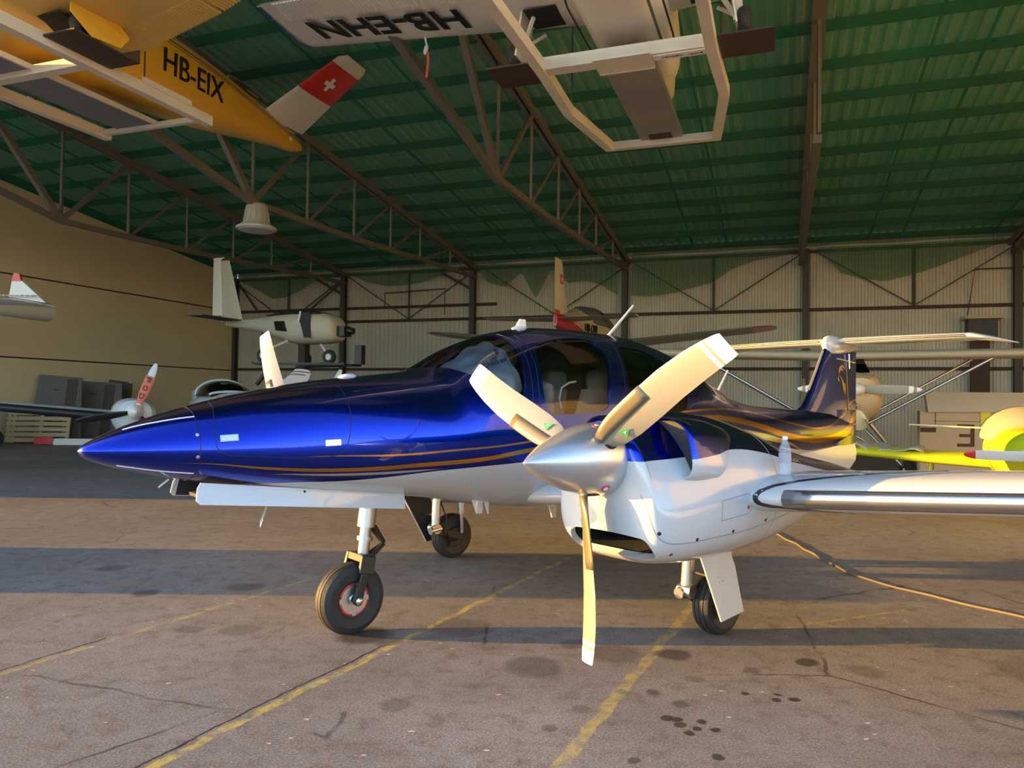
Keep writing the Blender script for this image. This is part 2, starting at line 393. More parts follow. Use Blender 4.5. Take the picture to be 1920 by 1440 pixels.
for u in (5.43, 11.07):
    part('knee_brace', 'steel', wall_back, lambda m: m.beam(hw(u, .2, 5.6), hw(u-1.3, .2, 6.3), .09, .09), smooth=False)
part('knee_brace', 'steel', wall_back, lambda m: m.beam(hw(5.43, .2, 6.2), hw(3.9, .3, 5.0), .06, .06), smooth=False)
part('knee_brace', 'steel', wall_back, lambda m: m.beam(hw(.3, .2, 6.2), hw(1.3, .2, 5.0), .06, .06), smooth=False)
# pipe loop in front of the sheet
part('conduit', 'steel', wall_back, lambda m: m.path([hw(7.3, .15, 5.1), hw(7.3, .15, 5.62), hw(9.9, .15, 5.7), hw(9.9, .15, 4.7)], .02), smooth=False)
part('conduit', 'steel', wall_back, lambda m: m.path([hw(HL, .15, 5.65), hw(27.5, .15, 5.62), hw(27.3, .15, 4.2)], .02), smooth=False)

# left wall: three rows of flush panels with dark joints, top edge follows the roof
wl = MB(); wl.prism([hw(-.06, -.1, 0), hw(-.06, HV, 0), hw(-.06, HV, ROOF0+ROOFM*HV+.3), hw(-.06, -.1, ROOF0+.3)], -HA*.15)
wall_left = struct(wl.build('wall_left', 'dark', smooth=False))
zz = [(0.0, 2.545), (2.59, 5.075), (5.12, None)]
for r, (za, zb) in enumerate(zz):
    def fp(m):
        if zb: m.prism([hw(0, 0, za), hw(0, HV, za), hw(0, HV, zb), hw(0, 0, zb)], -HA*.06)
        else: m.prism([hw(0, 0, za), hw(0, HV, za), hw(0, HV, ROOF0-.25+ROOFM*HV), hw(0, 0, ROOF0-.25)], -HA*.06)
    part('panel', 'panelwall', wall_left, fp, smooth=False)
part('corner_trim', 'rust', wall_left, lambda m: m.box(hw(.07, .12, 2.7), (.1, .1, 5.4), Matrix.Rotation(-AL, 3, 'Z')), smooth=False)
# right wall (out of view), front header
wr = MB(); wr.prism([hw(HL, -.1, 0), hw(HL, HV, 0), hw(HL, HV, ROOF0+ROOFM*HV+.2), hw(HL, -.1, ROOF0)], HA*.15)
struct(wr.build('wall_right', 'panelwall', smooth=False))
wf = MB(); wf.prism([hw(0, HV, 7.6), hw(HL, HV, 7.6), hw(HL, HV, ROOF0+ROOFM*HV+.2), hw(0, HV, ROOF0+ROOFM*HV+.2)], -HD*.15)
struct(wf.build('wall_front', 'sheet', smooth=False))
# roof sheet, purlins, net below them
cl = MB(); n = int(HL/.25); pts = []
for i in range(n):
    u = i*HL/n; p = HL/n; pts += [(u, 0), (u+p*.4, 0), (u+p*.5, .05), (u+p*.9, .05)]
pts.append((HL, 0))
for v in (-.15, HV):
    for u, d in pts: cl.add(hw(u*1.02-.3, v, ROOF0+.06+ROOFM*v+d))
for i in range(len(pts)-1): cl.face(i, i+1, len(pts)+i+1, len(pts)+i)
ceiling = struct(cl.build('ceiling', 'roofsheet', smooth=False, solid=.006))
PV = [.1+1.29*i for i in range(18)]
for v in PV:
    part('purlin', 'steel', ceiling, lambda m: m.beam(hw(0, v, ROOF0-.04+ROOFM*v), hw(HL, v, ROOF0-.04+ROOFM*v), .09, .18), smooth=False)
for u in (1.9, 3.6, 7.6, 8.7, 13.0, 14.6, 19.2, 20.3, 24.6, 25.5, 28.0, 30.5):
    part('sag_rod', 'steel', ceiling, lambda m: m.beam(hw(u, 0, ROOF0-.1), hw(u, HV, ROOF0-.1+ROOFM*HV), .05, .04), smooth=False)
def fnet(a, b):
    u = a*(HL+.05)-.05; v = b*HV; k = abs(sin(pi*(v-.1)/1.29))
    return hw(u, v, ROOF0-.21-.04*k-.015*sin(u*2.3+v)+ROOFM*v)
net = MB(); net.grid(fnet, 120, 213); o = net.build('netting', 'net', ceiling, flip=False)

# ---- trusses
def truss(u, label):
    T = thing('roof_truss', label, 'truss', (0, 0, 0), group='steel roof trusses')
    tz = lambda v: ROOF0-.42+ROOFM*v
    bz = pchip([0, 4.5, 8.5, 12.7, 16.5, 20, 22.8], [6.1, 5.95, 5.78, 5.72, 6.55, 7.4, 8.2])
    part('top_chord', 'steel2', T, lambda m: (m.beam(hw(u-.07, 0, tz(0)), hw(u-.07, HV, tz(HV)), .07, .16), m.beam(hw(u+.07, 0, tz(0)), hw(u+.07, HV, tz(HV)), .07, .16)), smooth=False)
    nd = [0.1, 2.4, 4.7, 6.6, 8.6, 10.7, 12.7, 16.6, 20.0, 22.8]
    part('bottom_chord', 'steel2', T, lambda m: [m.beam(hw(u, nd[i], bz(nd[i])), hw(u, nd[i+1], bz(nd[i+1])), .13, .13) for i in range(9)], smooth=False)
    for i, v in enumerate(nd[1:-1]):
        part('vertical', 'steel2', T, lambda m: m.beam(hw(u, v, bz(v)), hw(u, v, tz(v)), .06, .06), smooth=False)
    for i in range(2, 6):
        part('diagonal', 'steel2', T, lambda m: m.beam(hw(u, nd[i], bz(nd[i])), hw(u, nd[i]-1.7 if i < 2 else nd[i-1], tz(nd[i-1])), .05, .07), smooth=False)
    part('diagonal', 'steel2', T, lambda m: m.beam(hw(u, 12.7, bz(12.7)), hw(u, 10.7, tz(10.7)), .08, .1), smooth=False)
    part('diagonal', 'steel2', T, lambda m: m.beam(hw(u, 12.7, bz(12.7)), hw(u, 14.9, tz(14.9)), .12, .14), smooth=False)
    return T
truss(5.43, 'steel roof truss running beside the ochre wall, carrying no lamp')
truss(11.15, 'steel roof truss with the round bell lamp hanging below its bend')
truss(16.9, 'steel roof truss between the bell lamp truss and the upright steel beam')
part_u = 22.62
T4 = thing('roof_truss', 'steel roof beam rising from the column behind the tail of the blue aircraft', 'truss', group='steel roof trusses')
tz = lambda v: ROOF0-.42+ROOFM*v
part('top_chord', 'steel2', T4, lambda m: m.beam(hw(part_u, 0, tz(0)), hw(part_u, HV, tz(HV)), .22, .2), smooth=False)
part('bottom_chord', 'steel2', T4, lambda m: m.beam(hw(part_u-.02, .1, 6.05), hw(part_u-.02, 12.7, 5.9), .14, .14), smooth=False)
for v in (2.4, 4.7, 6.6, 8.6, 10.7, 12.7):
    part('vertical', 'steel2', T4, lambda m: m.beam(hw(part_u, v, 6.0), hw(part_u, v, tz(v)), .06, .06), smooth=False)
truss(28.5, 'steel roof truss over the lime yellow aircraft')

# ---- net drapes hanging at the back wall: (u0,u1, profile of drop)
def drape(u0, u1, drops, label, z0=6.5):
    k = len(drops)-1
    def fn(a, b):
        u = lerp(u0, u1, a); x = a*k; i = min(int(x), k-1); d = lerp(drops[i], drops[i+1], x-i)
        return hw(u, .26+.06*sin(a*17)*b+.05*sin(a*9+1), z0-d*b)
    m = MB(); m.grid(fn, 40, 8)
    return tag(m.build('net_drape', 'netthin', flip=False), label, 'net', 'loose green nets at the back wall')
drape(.4, 5.2, [.15, .5, .95, .9, .55, .2, .1], 'green net sagging along the eave above the white high wing aircraft tail')
drape(5.7, 10.9, [.05, .45, .62, .62, .5, .25, .1], 'green net sagging in one shallow curve beside the second steel column')
drape(11.2, 16.6, [.1, .7, .85, .3, 1.35, .25, .8, .75, .9, 1.3], 'ragged green net with pointed tatters behind the cream aircraft fin')
drape(17.1, 22.5, [1.35, 1.4, 1.3, 1.15, 1.0, .55, .35, .25, .12], 'green net hanging deep at one end against the dark green column')
drape(23.1, 28.4, [.05, .85, 1.05, 1.15, 1.0, .8, .55, .3, .05], 'green net hanging in a broad belly above the white tailplane')
# ---- lamp
lp = hw(11.15, 12.55, 0)
LA = thing('bell_lamp', 'round ribbed bell shaped industrial lamp with pale rim hanging under a truss', 'lamp', (lp.x, lp.y, 5.13))
part('housing', PM('aged_white_enamel', (.42, .40, .33), .5), LA, lambda m: m.lathe([(.05, .62), (.20, .58), (.23, .5), (.26, .25), (.28, .18), (.3, .16)], n=28))
for k in range(14):
    a = 2*pi*k/14
    part('rib', bpy.data.materials['aged_white_enamel'], LA, lambda m: m.beam((.21*cos(a), .21*sin(a), .55), (.275*cos(a), .275*sin(a), .2), .02, .03, up=(cos(a), sin(a), 0)), smooth=False)
part('rim', PM('lamp_rim', (.55, .53, .46), .4), LA, lambda m: m.lathe([(.29, .17), (.38, .10), (.43, .07), (.44, .04), (.42, .02), (.36, .04)], n=32, cap=False))
part('lens', PM('lamp_glass', (.45, .44, .40), .3), LA, lambda m: m.lathe([(.40, .05), (.36, .0), (.2, -.03), (.01, -.035)], n=28))
part('hanger', 'steel', LA, lambda m: m.tube((0, 0, .6), (0, 0, .68), .03))
# ================================================================ blue twin aircraft: hull definition
_tab = [ # x,   zt,    zb,    w,    zw,   nu,  nl
 (-5.00, 1.300, 1.050, 0.030, 1.18, 2.0, 2.0),
 (-4.60, 1.370, 0.985, 0.085, 1.19, 2.0, 2.0),
 (-4.00, 1.410, 0.940, 0.150, 1.19, 2.0, 2.1),
 (-3.30, 1.435, 0.890, 0.215, 1.19, 2.0, 2.2),
 (-2.70, 1.465, 0.845, 0.275, 1.18, 2.0, 2.2),
 (-2.20, 1.545, 0.805, 0.345, 1.17, 2.0, 2.3),
 (-1.80, 1.690, 0.775, 0.420, 1.17, 2.0, 2.4),
 (-1.40, 1.850, 0.745, 0.500, 1.18, 2.05, 2.5),
 (-0.95, 1.972, 0.715, 0.580, 1.20, 2.1, 2.6),
 (-0.50, 2.035, 0.695, 0.630, 1.22, 2.2, 2.7),
 ( 0.00, 2.050, 0.690, 0.655, 1.24, 2.2, 2.7),
 ( 0.40, 2.035, 0.695, 0.655, 1.25, 2.2, 2.7),
 ( 0.70, 1.984, 0.715, 0.645, 1.25, 2.15, 2.6),
 ( 0.90, 1.928, 0.740, 0.630, 1.25, 2.1, 2.5),
 ( 1.10, 1.850, 0.775, 0.610, 1.24, 2.1, 2.4),
 ( 1.28, 1.750, 0.810, 0.590, 1.23, 2.1, 2.4),
 ( 1.42, 1.680, 0.835, 0.572, 1.22, 2.1, 2.4),
 ( 1.70, 1.640, 0.870, 0.533, 1.21, 2.15, 2.3),
 ( 2.10, 1.592, 0.915, 0.470, 1.21, 2.15, 2.3),
 ( 2.50, 1.520, 0.965, 0.395, 1.20, 2.1, 2.2),
 ( 2.80, 1.448, 1.012, 0.320, 1.20, 2.0, 2.1),
 ( 3.00, 1.388, 1.052, 0.252, 1.20, 2.0, 2.0),
 ( 3.15, 1.334, 1.090, 0.190, 1.20, 2.0, 2.0),
 ( 3.26, 1.287, 1.120, 0.132, 1.20, 2.0, 2.0),
 ( 3.335, 1.248, 1.150, 0.082, 1.20, 2.0, 2.0),
 ( 3.375, 1.222, 1.174, 0.042, 1.20, 2.0, 2.0),
 ( 3.390, 1.201, 1.197, 0.003, 1.20, 2.0, 2.0)]
_xs = [r[0] for r in _tab]
_ff = [pchip(_xs, [r[i] for r in _tab]) for i in range(1, 7)]
_cache = {}
def hull_p(x):
    k = round(x, 5)
    if k not in _cache: _cache[k] = [f(x) for f in _ff]
    return _cache[k]
def hull(x, th):
    """th: 0 top, 0.5 left side, 1 bottom, 1.5 right side"""
    zt, zb, w, zw, nu, nl = hull_p(x); ph = th*pi; s_, c_ = sin(ph), cos(ph); e = nu if c_ >= 0 else nl
    return (x, w*(abs(s_)**(2/e))*(1 if s_ >= 0 else -1), zw+((zt-zw) if c_ >= 0 else (zb-zw))*(abs(c_)**(2/e)))
PSI, POX, POY = 0.71, 0.398, 5.955
AP = thing('twin_engine_aircraft', 'dark blue and white twin-engine propeller aircraft with gold stripes on tricycle gear', 'aircraft', (POX, POY, 0), PSI+pi)

def paint_mat(name, curves, top=(0.0008, 0.022, 0.38), low=(0.53, 0.54, 0.55), metal=1.0, rng=(-5.3, 3.6, 0.4, 2.4), rough=.24, coat=.7):
    """blue above / white below the first curve, further (curve, half width curve, colour) stripes; curves are z(x) in object space"""
    m, t, b = nm(name); N = t.nodes; K = t.links
    tc = N.new('ShaderNodeTexCoord'); sp = N.new('ShaderNodeSeparateXYZ'); K.new(tc.outputs['Object'], sp.inputs[0])
    X0, X1, Z0, Z1 = rng
    mr = N.new('ShaderNodeMapRange'); K.new(sp.outputs[0], mr.inputs[0]); mr.inputs[1].default_value = X0; mr.inputs[2].default_value = X1
    def curve(pts, lo, hi):
        fc = N.new('ShaderNodeFloatCurve'); K.new(mr.outputs[0], fc.inputs['Value']); c = fc.mapping.curves[0]
        pp = sorted(((x-X0)/(X1-X0), (z-lo)/(hi-lo)) for x, z in pts)
        if pp[0][0] > 0.001: pp = [(0, pp[0][1])]+pp
        if pp[-1][0] < .999: pp = pp+[(1, pp[-1][1])]
        while len(c.points) < len(pp): c.points.new(.5, .5)
        for q, (x, z) in zip(c.points, pp): q.location = (x, z)
        fc.mapping.update()
        r = N.new('ShaderNodeMapRange'); K.new(fc.outputs[0], r.inputs[0]); r.inputs[3].default_value = lo; r.inputs[4].default_value = hi; r.clamp = False
        return r.outputs[0]
    def mt(op, a, c):
        n = N.new('ShaderNodeMath'); n.operation = op
        for i, x in enumerate((a, c)):
            if isinstance(x, (int, float)): n.inputs[i].default_value = x
            else: K.new(x, n.inputs[i])
        return n.outputs[0]
    Z = sp.outputs[2]
    f = mt('GREATER_THAN', Z, curve(curves[0], Z0, Z1))
    mx = N.new('ShaderNodeMix'); mx.data_type = 'RGBA'; K.new(f, mx.inputs[0]); mx.inputs[6].default_value = (*low, 1); mx.inputs[7].default_value = (*top, 1)
    col = mx.outputs[2]; met = mt('MULTIPLY', f, metal)
    for pts, hws, c in curves[1:]:
        d = mt('ABSOLUTE', mt('SUBTRACT', Z, curve(pts, Z0, Z1)), 0)
        g = mt('LESS_THAN', d, curve(hws, 0, .2))
        mx = N.new('ShaderNodeMix'); mx.data_type = 'RGBA'; K.new(g, mx.inputs[0]); K.new(col, mx.inputs[6]); mx.inputs[7].default_value = (*c, 1); col = mx.outputs[2]
    K.new(col, b.inputs['Base Color']); K.new(met, b.inputs['Metallic'])
    b.inputs['Roughness'].default_value = rough; b.inputs['Coat Weight'].default_value = coat; b.inputs['Coat Roughness'].default_value = .015; b.inputs['Coat IOR'].default_value = 1.45
    return m
GOLD = (0.62, 0.30, 0.03)
M['hull'] = paint_mat('blue_white_hull_paint', [
    [(-5.1, 1.02), (-4.8, .98), (-4.0, .96), (-3.14, 1.02), (-2.08, 1.13), (-1.2, 1.2), (-.3, 1.19), (.5, 1.12), (1.0, 1.078), (1.27, 1.064), (1.62, 1.043), (1.85, 1.022), (2.1, 1.008), (2.4, 1.008), (2.65, 1.002), (2.82, .998), (2.9, .9), (3.5, .8)],
    ([(-5.12, 1.36), (-4.78, 1.17), (-3.97, 1.085), (-3.1, 1.15), (-2.48, 1.255), (-1.88, 1.33), (-1.2, 1.36), (0, 1.28), (.9, 1.16), (1.27, 1.11), (1.64, 1.091), (1.97, 1.077), (2.27, 1.08), (2.55, 1.10), (2.9, 1.137)],
     [(-5.1, .06), (-4, .035), (-2.5, .03), (-1.2, .02), (.5, .014), (1.5, .013), (2.2, .010), (2.6, .006), (2.9, .001), (3, 0)], GOLD),
    ([(-5.12, 1.55), (-4.6, 1.33), (-3.97, 1.22), (-3.2, 1.28), (-2.5, 1.38), (-1.5, 1.43), (0, 1.34), (1.09, 1.196), (1.47, 1.173), (1.82, 1.155), (2.17, 1.159)],
     [(-5.1, .010), (-1, .008), (1, .006), (2.0, .005), (2.3, .001), (2.4, 0), (3, 0)], GOLD),
    ([(-3.6, .98), (-3.14, 1.07), (-2.08, 1.205), (-1.2, 1.275), (-.6, 1.27)], [(-4.0, 0), (-3.4, .006), (-2.6, .03), (-2, .028), (-1.2, .006), (-.9, 0), (1.7, 0), (3, 0)], (.72, .73, .74)),
    ([(1.5, 1.06), (1.9, 1.048), (2.2, 1.05), (2.5, 1.064)], [(-5, 0), (1.5, 0), (1.75, .007), (2.3, .005), (2.55, 0), (3, 0)], (.75, .75, .75))])
M['nac'] = paint_mat('blue_white_cowling_paint', [
    [(1.45, 1.20), (1.2, 1.21), (1.0, 1.225), (.75, 1.245), (.5, 1.22), (.2, 1.16), (0, 1.13), (-.4, 1.07), (-.9, 1.02), (-1.4, .96)]])
M['bluepaint'] = PM('deep_blue_gloss', (0.006, 0.009, 0.11), .3, .4, coat=1.0, var=.02)
M['navy'] = PM('navy_pinstripe', (0.01, 0.008, 0.03), .3, coat=.6)
M['gold'] = PM('gold_paint', GOLD, .3, coat=.8, var=.03)
M['blade'] = PM('propeller_blade_grey', (.31, .28, .22), .34, coat=.3, var=.04)
M['tipwhite'] = PM('white_tip_paint', (.82, .82, .80), .3, coat=.3, var=.02)
M['boot'] = PM('blade_root_boot', (.20, .16, .09), .35, .3)
M['liner'] = PM('cabin_liner', (.62, .61, .58), .7, var=.05)
M['titan'] = PM('brushed_titanium', (.50, .50, .50), .27, 1.0, var=.06, vs=4)
M['shade'] = PM('silver_fabric', (.46, .53, .62), .45, .35, var=.15, vs=8, bump=.6, bs=9)
M['cabin'] = glass('cabin_glass', (.72, .68, .62), .95)
M['aftglass'] = glass('tinted_cabin_glass', (.14, .13, .13), .9)

# ---------------------------------------------------------------- generic surface cut by outlines
def poly_sd(poly, x, y):
    d = 1e9; inside = False; n = len(poly); j = n-1
    for i in range(n):
        xi, yi = poly[i]; xj, yj = poly[j]; ex, ey = xj-xi, yj-yi; wx, wy = x-xi, y-yi
        t = max(0, min(1, (wx*ex+wy*ey)/(ex*ex+ey*ey+1e-12))); bx, by = wx-ex*t, wy-ey*t; d = min(d, bx*bx+by*by)
        if (yi > y) != (yj > y) and x < (xj-xi)*(y-yi)/(yj-yi)+xi: inside = not inside
        j = i
    return -sqrt(d) if inside else sqrt(d)
def smoothpoly(p, it=2):
    for _ in range(it):
        q = []
        for i in range(len(p)):
            a = p[i]; b = p[(i+1) % len(p)]
            q += [(a[0]*.75+b[0]*.25, a[1]*.75+b[1]*.25), (a[0]*.25+b[0]*.75, a[1]*.25+b[1]*.75)]
        p = q
    return p
def surf_n(S, u, v, du=2e-3, dv=2e-3):
    a = Vector(S(u+du, v)); b = Vector(S(u-du, v)); c = Vector(S(u, v+dv)); d = Vector(S(u, v-dv)); n = (a-b).cross(c-d)
    return n.normalized() if n.length > 1e-12 else Vector((1, 0, 0))
def cutsurf(S, us, vs, sdfs, sign=1, inset=0.004, rim=0.02):
    """returns outer MB (with rims) and one MB per outline; vs wraps"""
    out = MB(); ins = [MB() for _ in sdfs]; nu, nv = len(us), len(vs)
    val = [[[f(us[i], vs[j]) for j in range(nv)] for i in range(nu)] for f in sdfs]
    nc = {}
    def nrm(u, v):
        k = (round(u, 5), round(v, 5))
        if k not in nc: nc[k] = surf_n(S, u, v)*sign
        return nc[k]
    caches = {}
    def vert(mb, key, u, v, off):
        c = caches.setdefault(id(mb), {})
        if key not in c:
            n = nrm(u, v); c[key] = mb.add(Vector(S(u, v))-n*off); mb.n[c[key]] = tuple(n)
        return c[key]
    VV = list(vs)+[vs[0]+2.0]
    for i in range(nu-1):
        for j in range(nv):
            j2 = (j+1) % nv
            cor = [((i, j), us[i], VV[j]), ((i+1, j), us[i+1], VV[j]), ((i+1, j2), us[i+1], VV[j+1]), ((i, j2), us[i], VV[j+1])]
            hit = None
            for k, V in enumerate(val):
                s_ = [V[c[0][0]][c[0][1]] for c in cor]
                if min(s_) < 0: hit = (k, s_); break
            if hit is None:
                out.face(*[vert(out, c[0], c[1], c[2], 0) for c in cor]); continue
            k, s_ = hit
            if max(s_) <= 0:
                ins[k].face(*[vert(ins[k], c[0], c[1], c[2], inset) for c in cor]); continue
            for side, mb, off in ((1, out, 0), (-1, ins[k], inset)):
                ids = []; cr = []
                for a in range(4):
                    b = (a+1) % 4; A, B = cor[a], cor[b]; sa, sb = s_[a]*side, s_[b]*side
                    if sa > 0: ids.append(vert(mb, A[0], A[1], A[2], off))
                    if (sa > 0) != (sb > 0):
                        t = sa/(sa-sb); u = lerp(A[1], B[1], t); v = lerp(A[2], B[2], t); key = ('x',)+tuple(sorted((A[0], B[0])))
                        q = vert(mb, key, u, v, off); ids.append(q); cr.append((q, key, u, v))
                ids = [x for n_, x in enumerate(ids) if x != ids[n_-1]]
                if len(ids) >= 3: mb.face(*ids)
                if side == 1 and len(cr) == 2 and rim:
                    r = [vert(mb, ('r',)+c[1], c[2], c[3], rim) for c in cr]
                    mb.face(cr[0][0], cr[1][0], r[1], r[0])
    return out, ins
def uniq(a, n):
    r = [a[0]]
    for x in a[1:]:
        if x-r[-1] > 1e-6: r.append(x)
    return r
def ribbon(S, pts, w, off, name, mat, parent, sign=1, step=.02, closed=False):
    """thin strip laid on surface S through (u,v) points"""
    pts = list(pts)+([pts[0]] if closed else [])
    P = []
    for a, b in zip(pts, pts[1:]):
        n = max(2, int((Vector(S(*a))-Vector(S(*b))).length/step))
        P += [(lerp(a[0], b[0], i/n), lerp(a[1], b[1], i/n)) for i in range(n)]
    P.append(pts[-1]); mb = MB(); prev = None
    for i, (u, v) in enumerate(P):
        p = Vector(S(u, v)); n = surf_n(S, u, v)*sign
        a = Vector(S(*P[max(i-1, 0)])); b = Vector(S(*P[min(i+1, len(P)-1)])); t = (b-a).normalized(); sd_ = t.cross(n).normalized()
        ids = [mb.add(p+n*off+sd_*w/2), mb.add(p+n*off-sd_*w/2), mb.add(p-n*.002-sd_*w/2), mb.add(p-n*.002+sd_*w/2)]
        if prev:
            for q in range(4): mb.face(prev[q], prev[(q+1) % 4], ids[(q+1) % 4], ids[q])
        else: mb.face(*ids[::-1])
        prev = ids
    mb.face(*prev)
    return mb.build(name, mat, parent, ang=40)
def screw(S, u, v, r, mat, parent, sign=1, name='screw', h=.002):
    p = Vector(S(u, v)); n = surf_n(S, u, v)*sign; m = MB(); m.lathe([(r, -.002), (r, h*.6), (r*.8, h)], p, n, 10)
    return m.build(name, mat, parent)

# ---------------------------------------------------------------- fuselage with real window openings
fold = lambda v: (v % 2.0) if (v % 2.0) <= 1 else 2-(v % 2.0)
SCV = 2.0
WS = smoothpoly([(1.40, -.3), (1.395, .0), (1.322, .119), (1.256, .206), (1.173, .288), (1.04, .352), (.965, .384), (.905, .376), (.86, .306), (.826, .238), (.81, .169), (.815, .10), (.83, .04), (.845, -.3)], 2)
DW = smoothpoly([(.675, .205), (.58, .185), (.426, .172), (.211, .163), (.06, .172), (.005, .215), (.04, .306), (.11, .381), (.15, .435), (.29, .448), (.59, .448), (.735, .446), (.765, .40), (.73, .3)], 2)
AW = smoothpoly([(-.20, .195), (-.35, .188), (-.6, .20), (-.82, .23), (-.92, .27), (-.93, .36), (-.86, .42), (-.6, .44), (-.2, .445), (-.10, .42), (-.14, .3)], 2)
def wsd(poly):
    pp = [(x, y*SCV) for x, y in poly]; x0 = min(p[0] for p in pp)-.06; x1 = max(p[0] for p in pp)+.06
    y1 = max(p[1] for p in pp)+.12
    def f(u, v):
        if u < x0 or u > x1: return 1.0
        t = fold(v)*SCV
        if t > y1: return 1.0
        return poly_sd(pp, u, t)
    return f
us = [-5.0+i*.05 for i in range(73)]+[-1.35+i*.02 for i in range(138)]+[1.42+i*.04 for i in range(1, 41)]+[3.06+i*.02 for i in range(14)]+[3.335, 3.35, 3.36, 3.37, 3.377, 3.383, 3.387, 3.389, 3.39]
us = uniq(sorted(us), 0)
vs = [2.0*i/112 for i in range(112)]
hout, hins = cutsurf(hull, us, vs, [wsd(WS), wsd(DW), wsd(AW)], sign=-1)
if surf_n(hull, .3, .5).y > 0: pass
def nsign(S, u, v, ref):
    return 1 if surf_n(S, u, v).dot(Vector(ref)) > 0 else -1
HS = nsign(hull, .3, .5, (0, 1, 0))
if HS != -1:
    hout, hins = cutsurf(hull, us, vs, [wsd(WS), wsd(DW), wsd(AW)], sign=HS)
fus = hout.build('fuselage', 'hull', AP, ang=None)
hins[0].build('windshield', 'cabin', AP, ang=None)['label'] = 'wrap-around windshield'
hins[1].build('door_window', 'cabin', AP, ang=None)
hins[2].build('rear_window', 'aftglass', AP, ang=None)['label'] = 'dark tinted rear side windows'
# cabin liner (inner skin), floor, panel
lin = MB(); lus = [u for u in us if -1.5 <= u <= 1.5]
def linS(u, v): p = Vector(hull(u, v)); c = Vector((u, 0, 1.25)); return c+(p-c)*.955
lo_, _ = cutsurf(linS, lus, vs, [wsd(WS), wsd(DW), wsd(AW)], sign=-HS, rim=0)
lo_.build('cabin_liner', 'liner', AP, ang=None)
part('cabin_floor', 'leather', AP, lambda m: m.box((0, 0, .98), (2.6, 1.0, .04)), smooth=False)
part('bulkhead', 'dark', AP, lambda m: m.loft([superring(-1.45, 1.74, .8, .42, 1.18), superring(-1.47, 1.74, .8, .42, 1.18)]), smooth=False)
part('instrument_panel', 'dark', AP, lambda m: m.loft([superring(1.12, 1.60, 1.0, .5, 1.25, 3, 3), superring(1.22, 1.62, 1.0, .5, 1.25, 3, 3), superring(1.34, 1.58, 1.0, .46, 1.25, 3, 3)]))
def seat(x, y, s=1.0):
    st = part('seat', 'leather', AP, lambda m: (m.loft([superring(0, .16, .0, .24, .08, 4, 4, 20), superring(.5, .17, .02, .23, .09, 4, 4, 20)])))
    st.location = (x-.05, y, 1.02)
    def back(m):
        rr = []
        for t in range(8):
            z = t/7; w = .23-.05*z; th = .07-.015*z
            rr.append([(-.02-.12*z+th*cos(a)*(.8 if cos(a) > 0 else 1.0), w*(1 if sin(a) > 0 else -1)*abs(sin(a))**.6, .1+.46*z) for a in [2*pi*k/20 for k in range(20)]])
        m.loft(rr)
    bk = part('backrest', 'leather', st, back)
    def head(m):
        rr = []
        for t in range(9):
            z = t/8; k = sqrt(max(.02, 1-(2*z-1)**4)); rr.append([(-.16+.055*k*cos(a), .145*k*(1 if sin(a) > 0 else -1)*abs(sin(a))**.55, .53+.20*z) for a in [2*pi*j/18 for j in range(18)]])
        m.loft(rr)
    part('headrest', 'leather', st, head)
    return st
seat(.02, .24); seat(.02, -.3)
for s_ in (.28, -.28):
    q = seat(.72, s_); q.location.z -= .12
part('headset_cord', 'tipwhite', AP, lambda m: m.path([(.33, .33, 1.43), (.36, .34, 1.50), (.33, .33, 1.58), (.25, .33, 1.62), (.18, .33, 1.63)], .008, 6))
# silver sun shade behind the left half of the windshield
def shadeS(a, b):
    x = lerp(1.30, .86, a); t0 = lerp(.08, .02, a); t1 = lerp(.22, .385, min(1, a*1.2))
    if a > .8: t1 = lerp(.385, .34, (a-.8)/.2)
    t = lerp(t0, t1, b); p = Vector(hull(x, t)); c = Vector((x, 0, 1.3)); return c+(p-c)*(.925+.018*sin(a*13+b*5)+.014*sin(b*17-a*6))
part('sun_shade', 'shade', AP, lambda m: m.grid(shadeS, 26, 22), flip=False)
def onhull(x, t, k=.955): p = Vector(hull(x, t)); c = Vector((x, 0, 1.3)); return c+(p-c)*k
_p = onhull(1.01, .20, .948); _n = surf_n(hull, 1.01, .2)*HS
_rt = (onhull(.95, .215)-onhull(1.06, .215)).normalized()
for tx, dv, sz, dx in (('air', .03, .075, .03), ('Children', -.022, .068, .0)):
    _u = _n.cross(_rt).normalized(); text_mesh('shade_lettering', tx, 'bluepaint', AP, axes(_p+_u*dv+_rt*dx, _rt, _u), sz, shear=.35, space=.9)
part('shade_emblem', 'bluepaint', AP, lambda m: (m.lathe([(.016, 0), (.016, .002)], _p+_u*.085+_rt*.10, _n, 16), m.lathe([(.012, 0), (.012, .002)], _p+_u*.055+_rt*.085, _n, 16)))

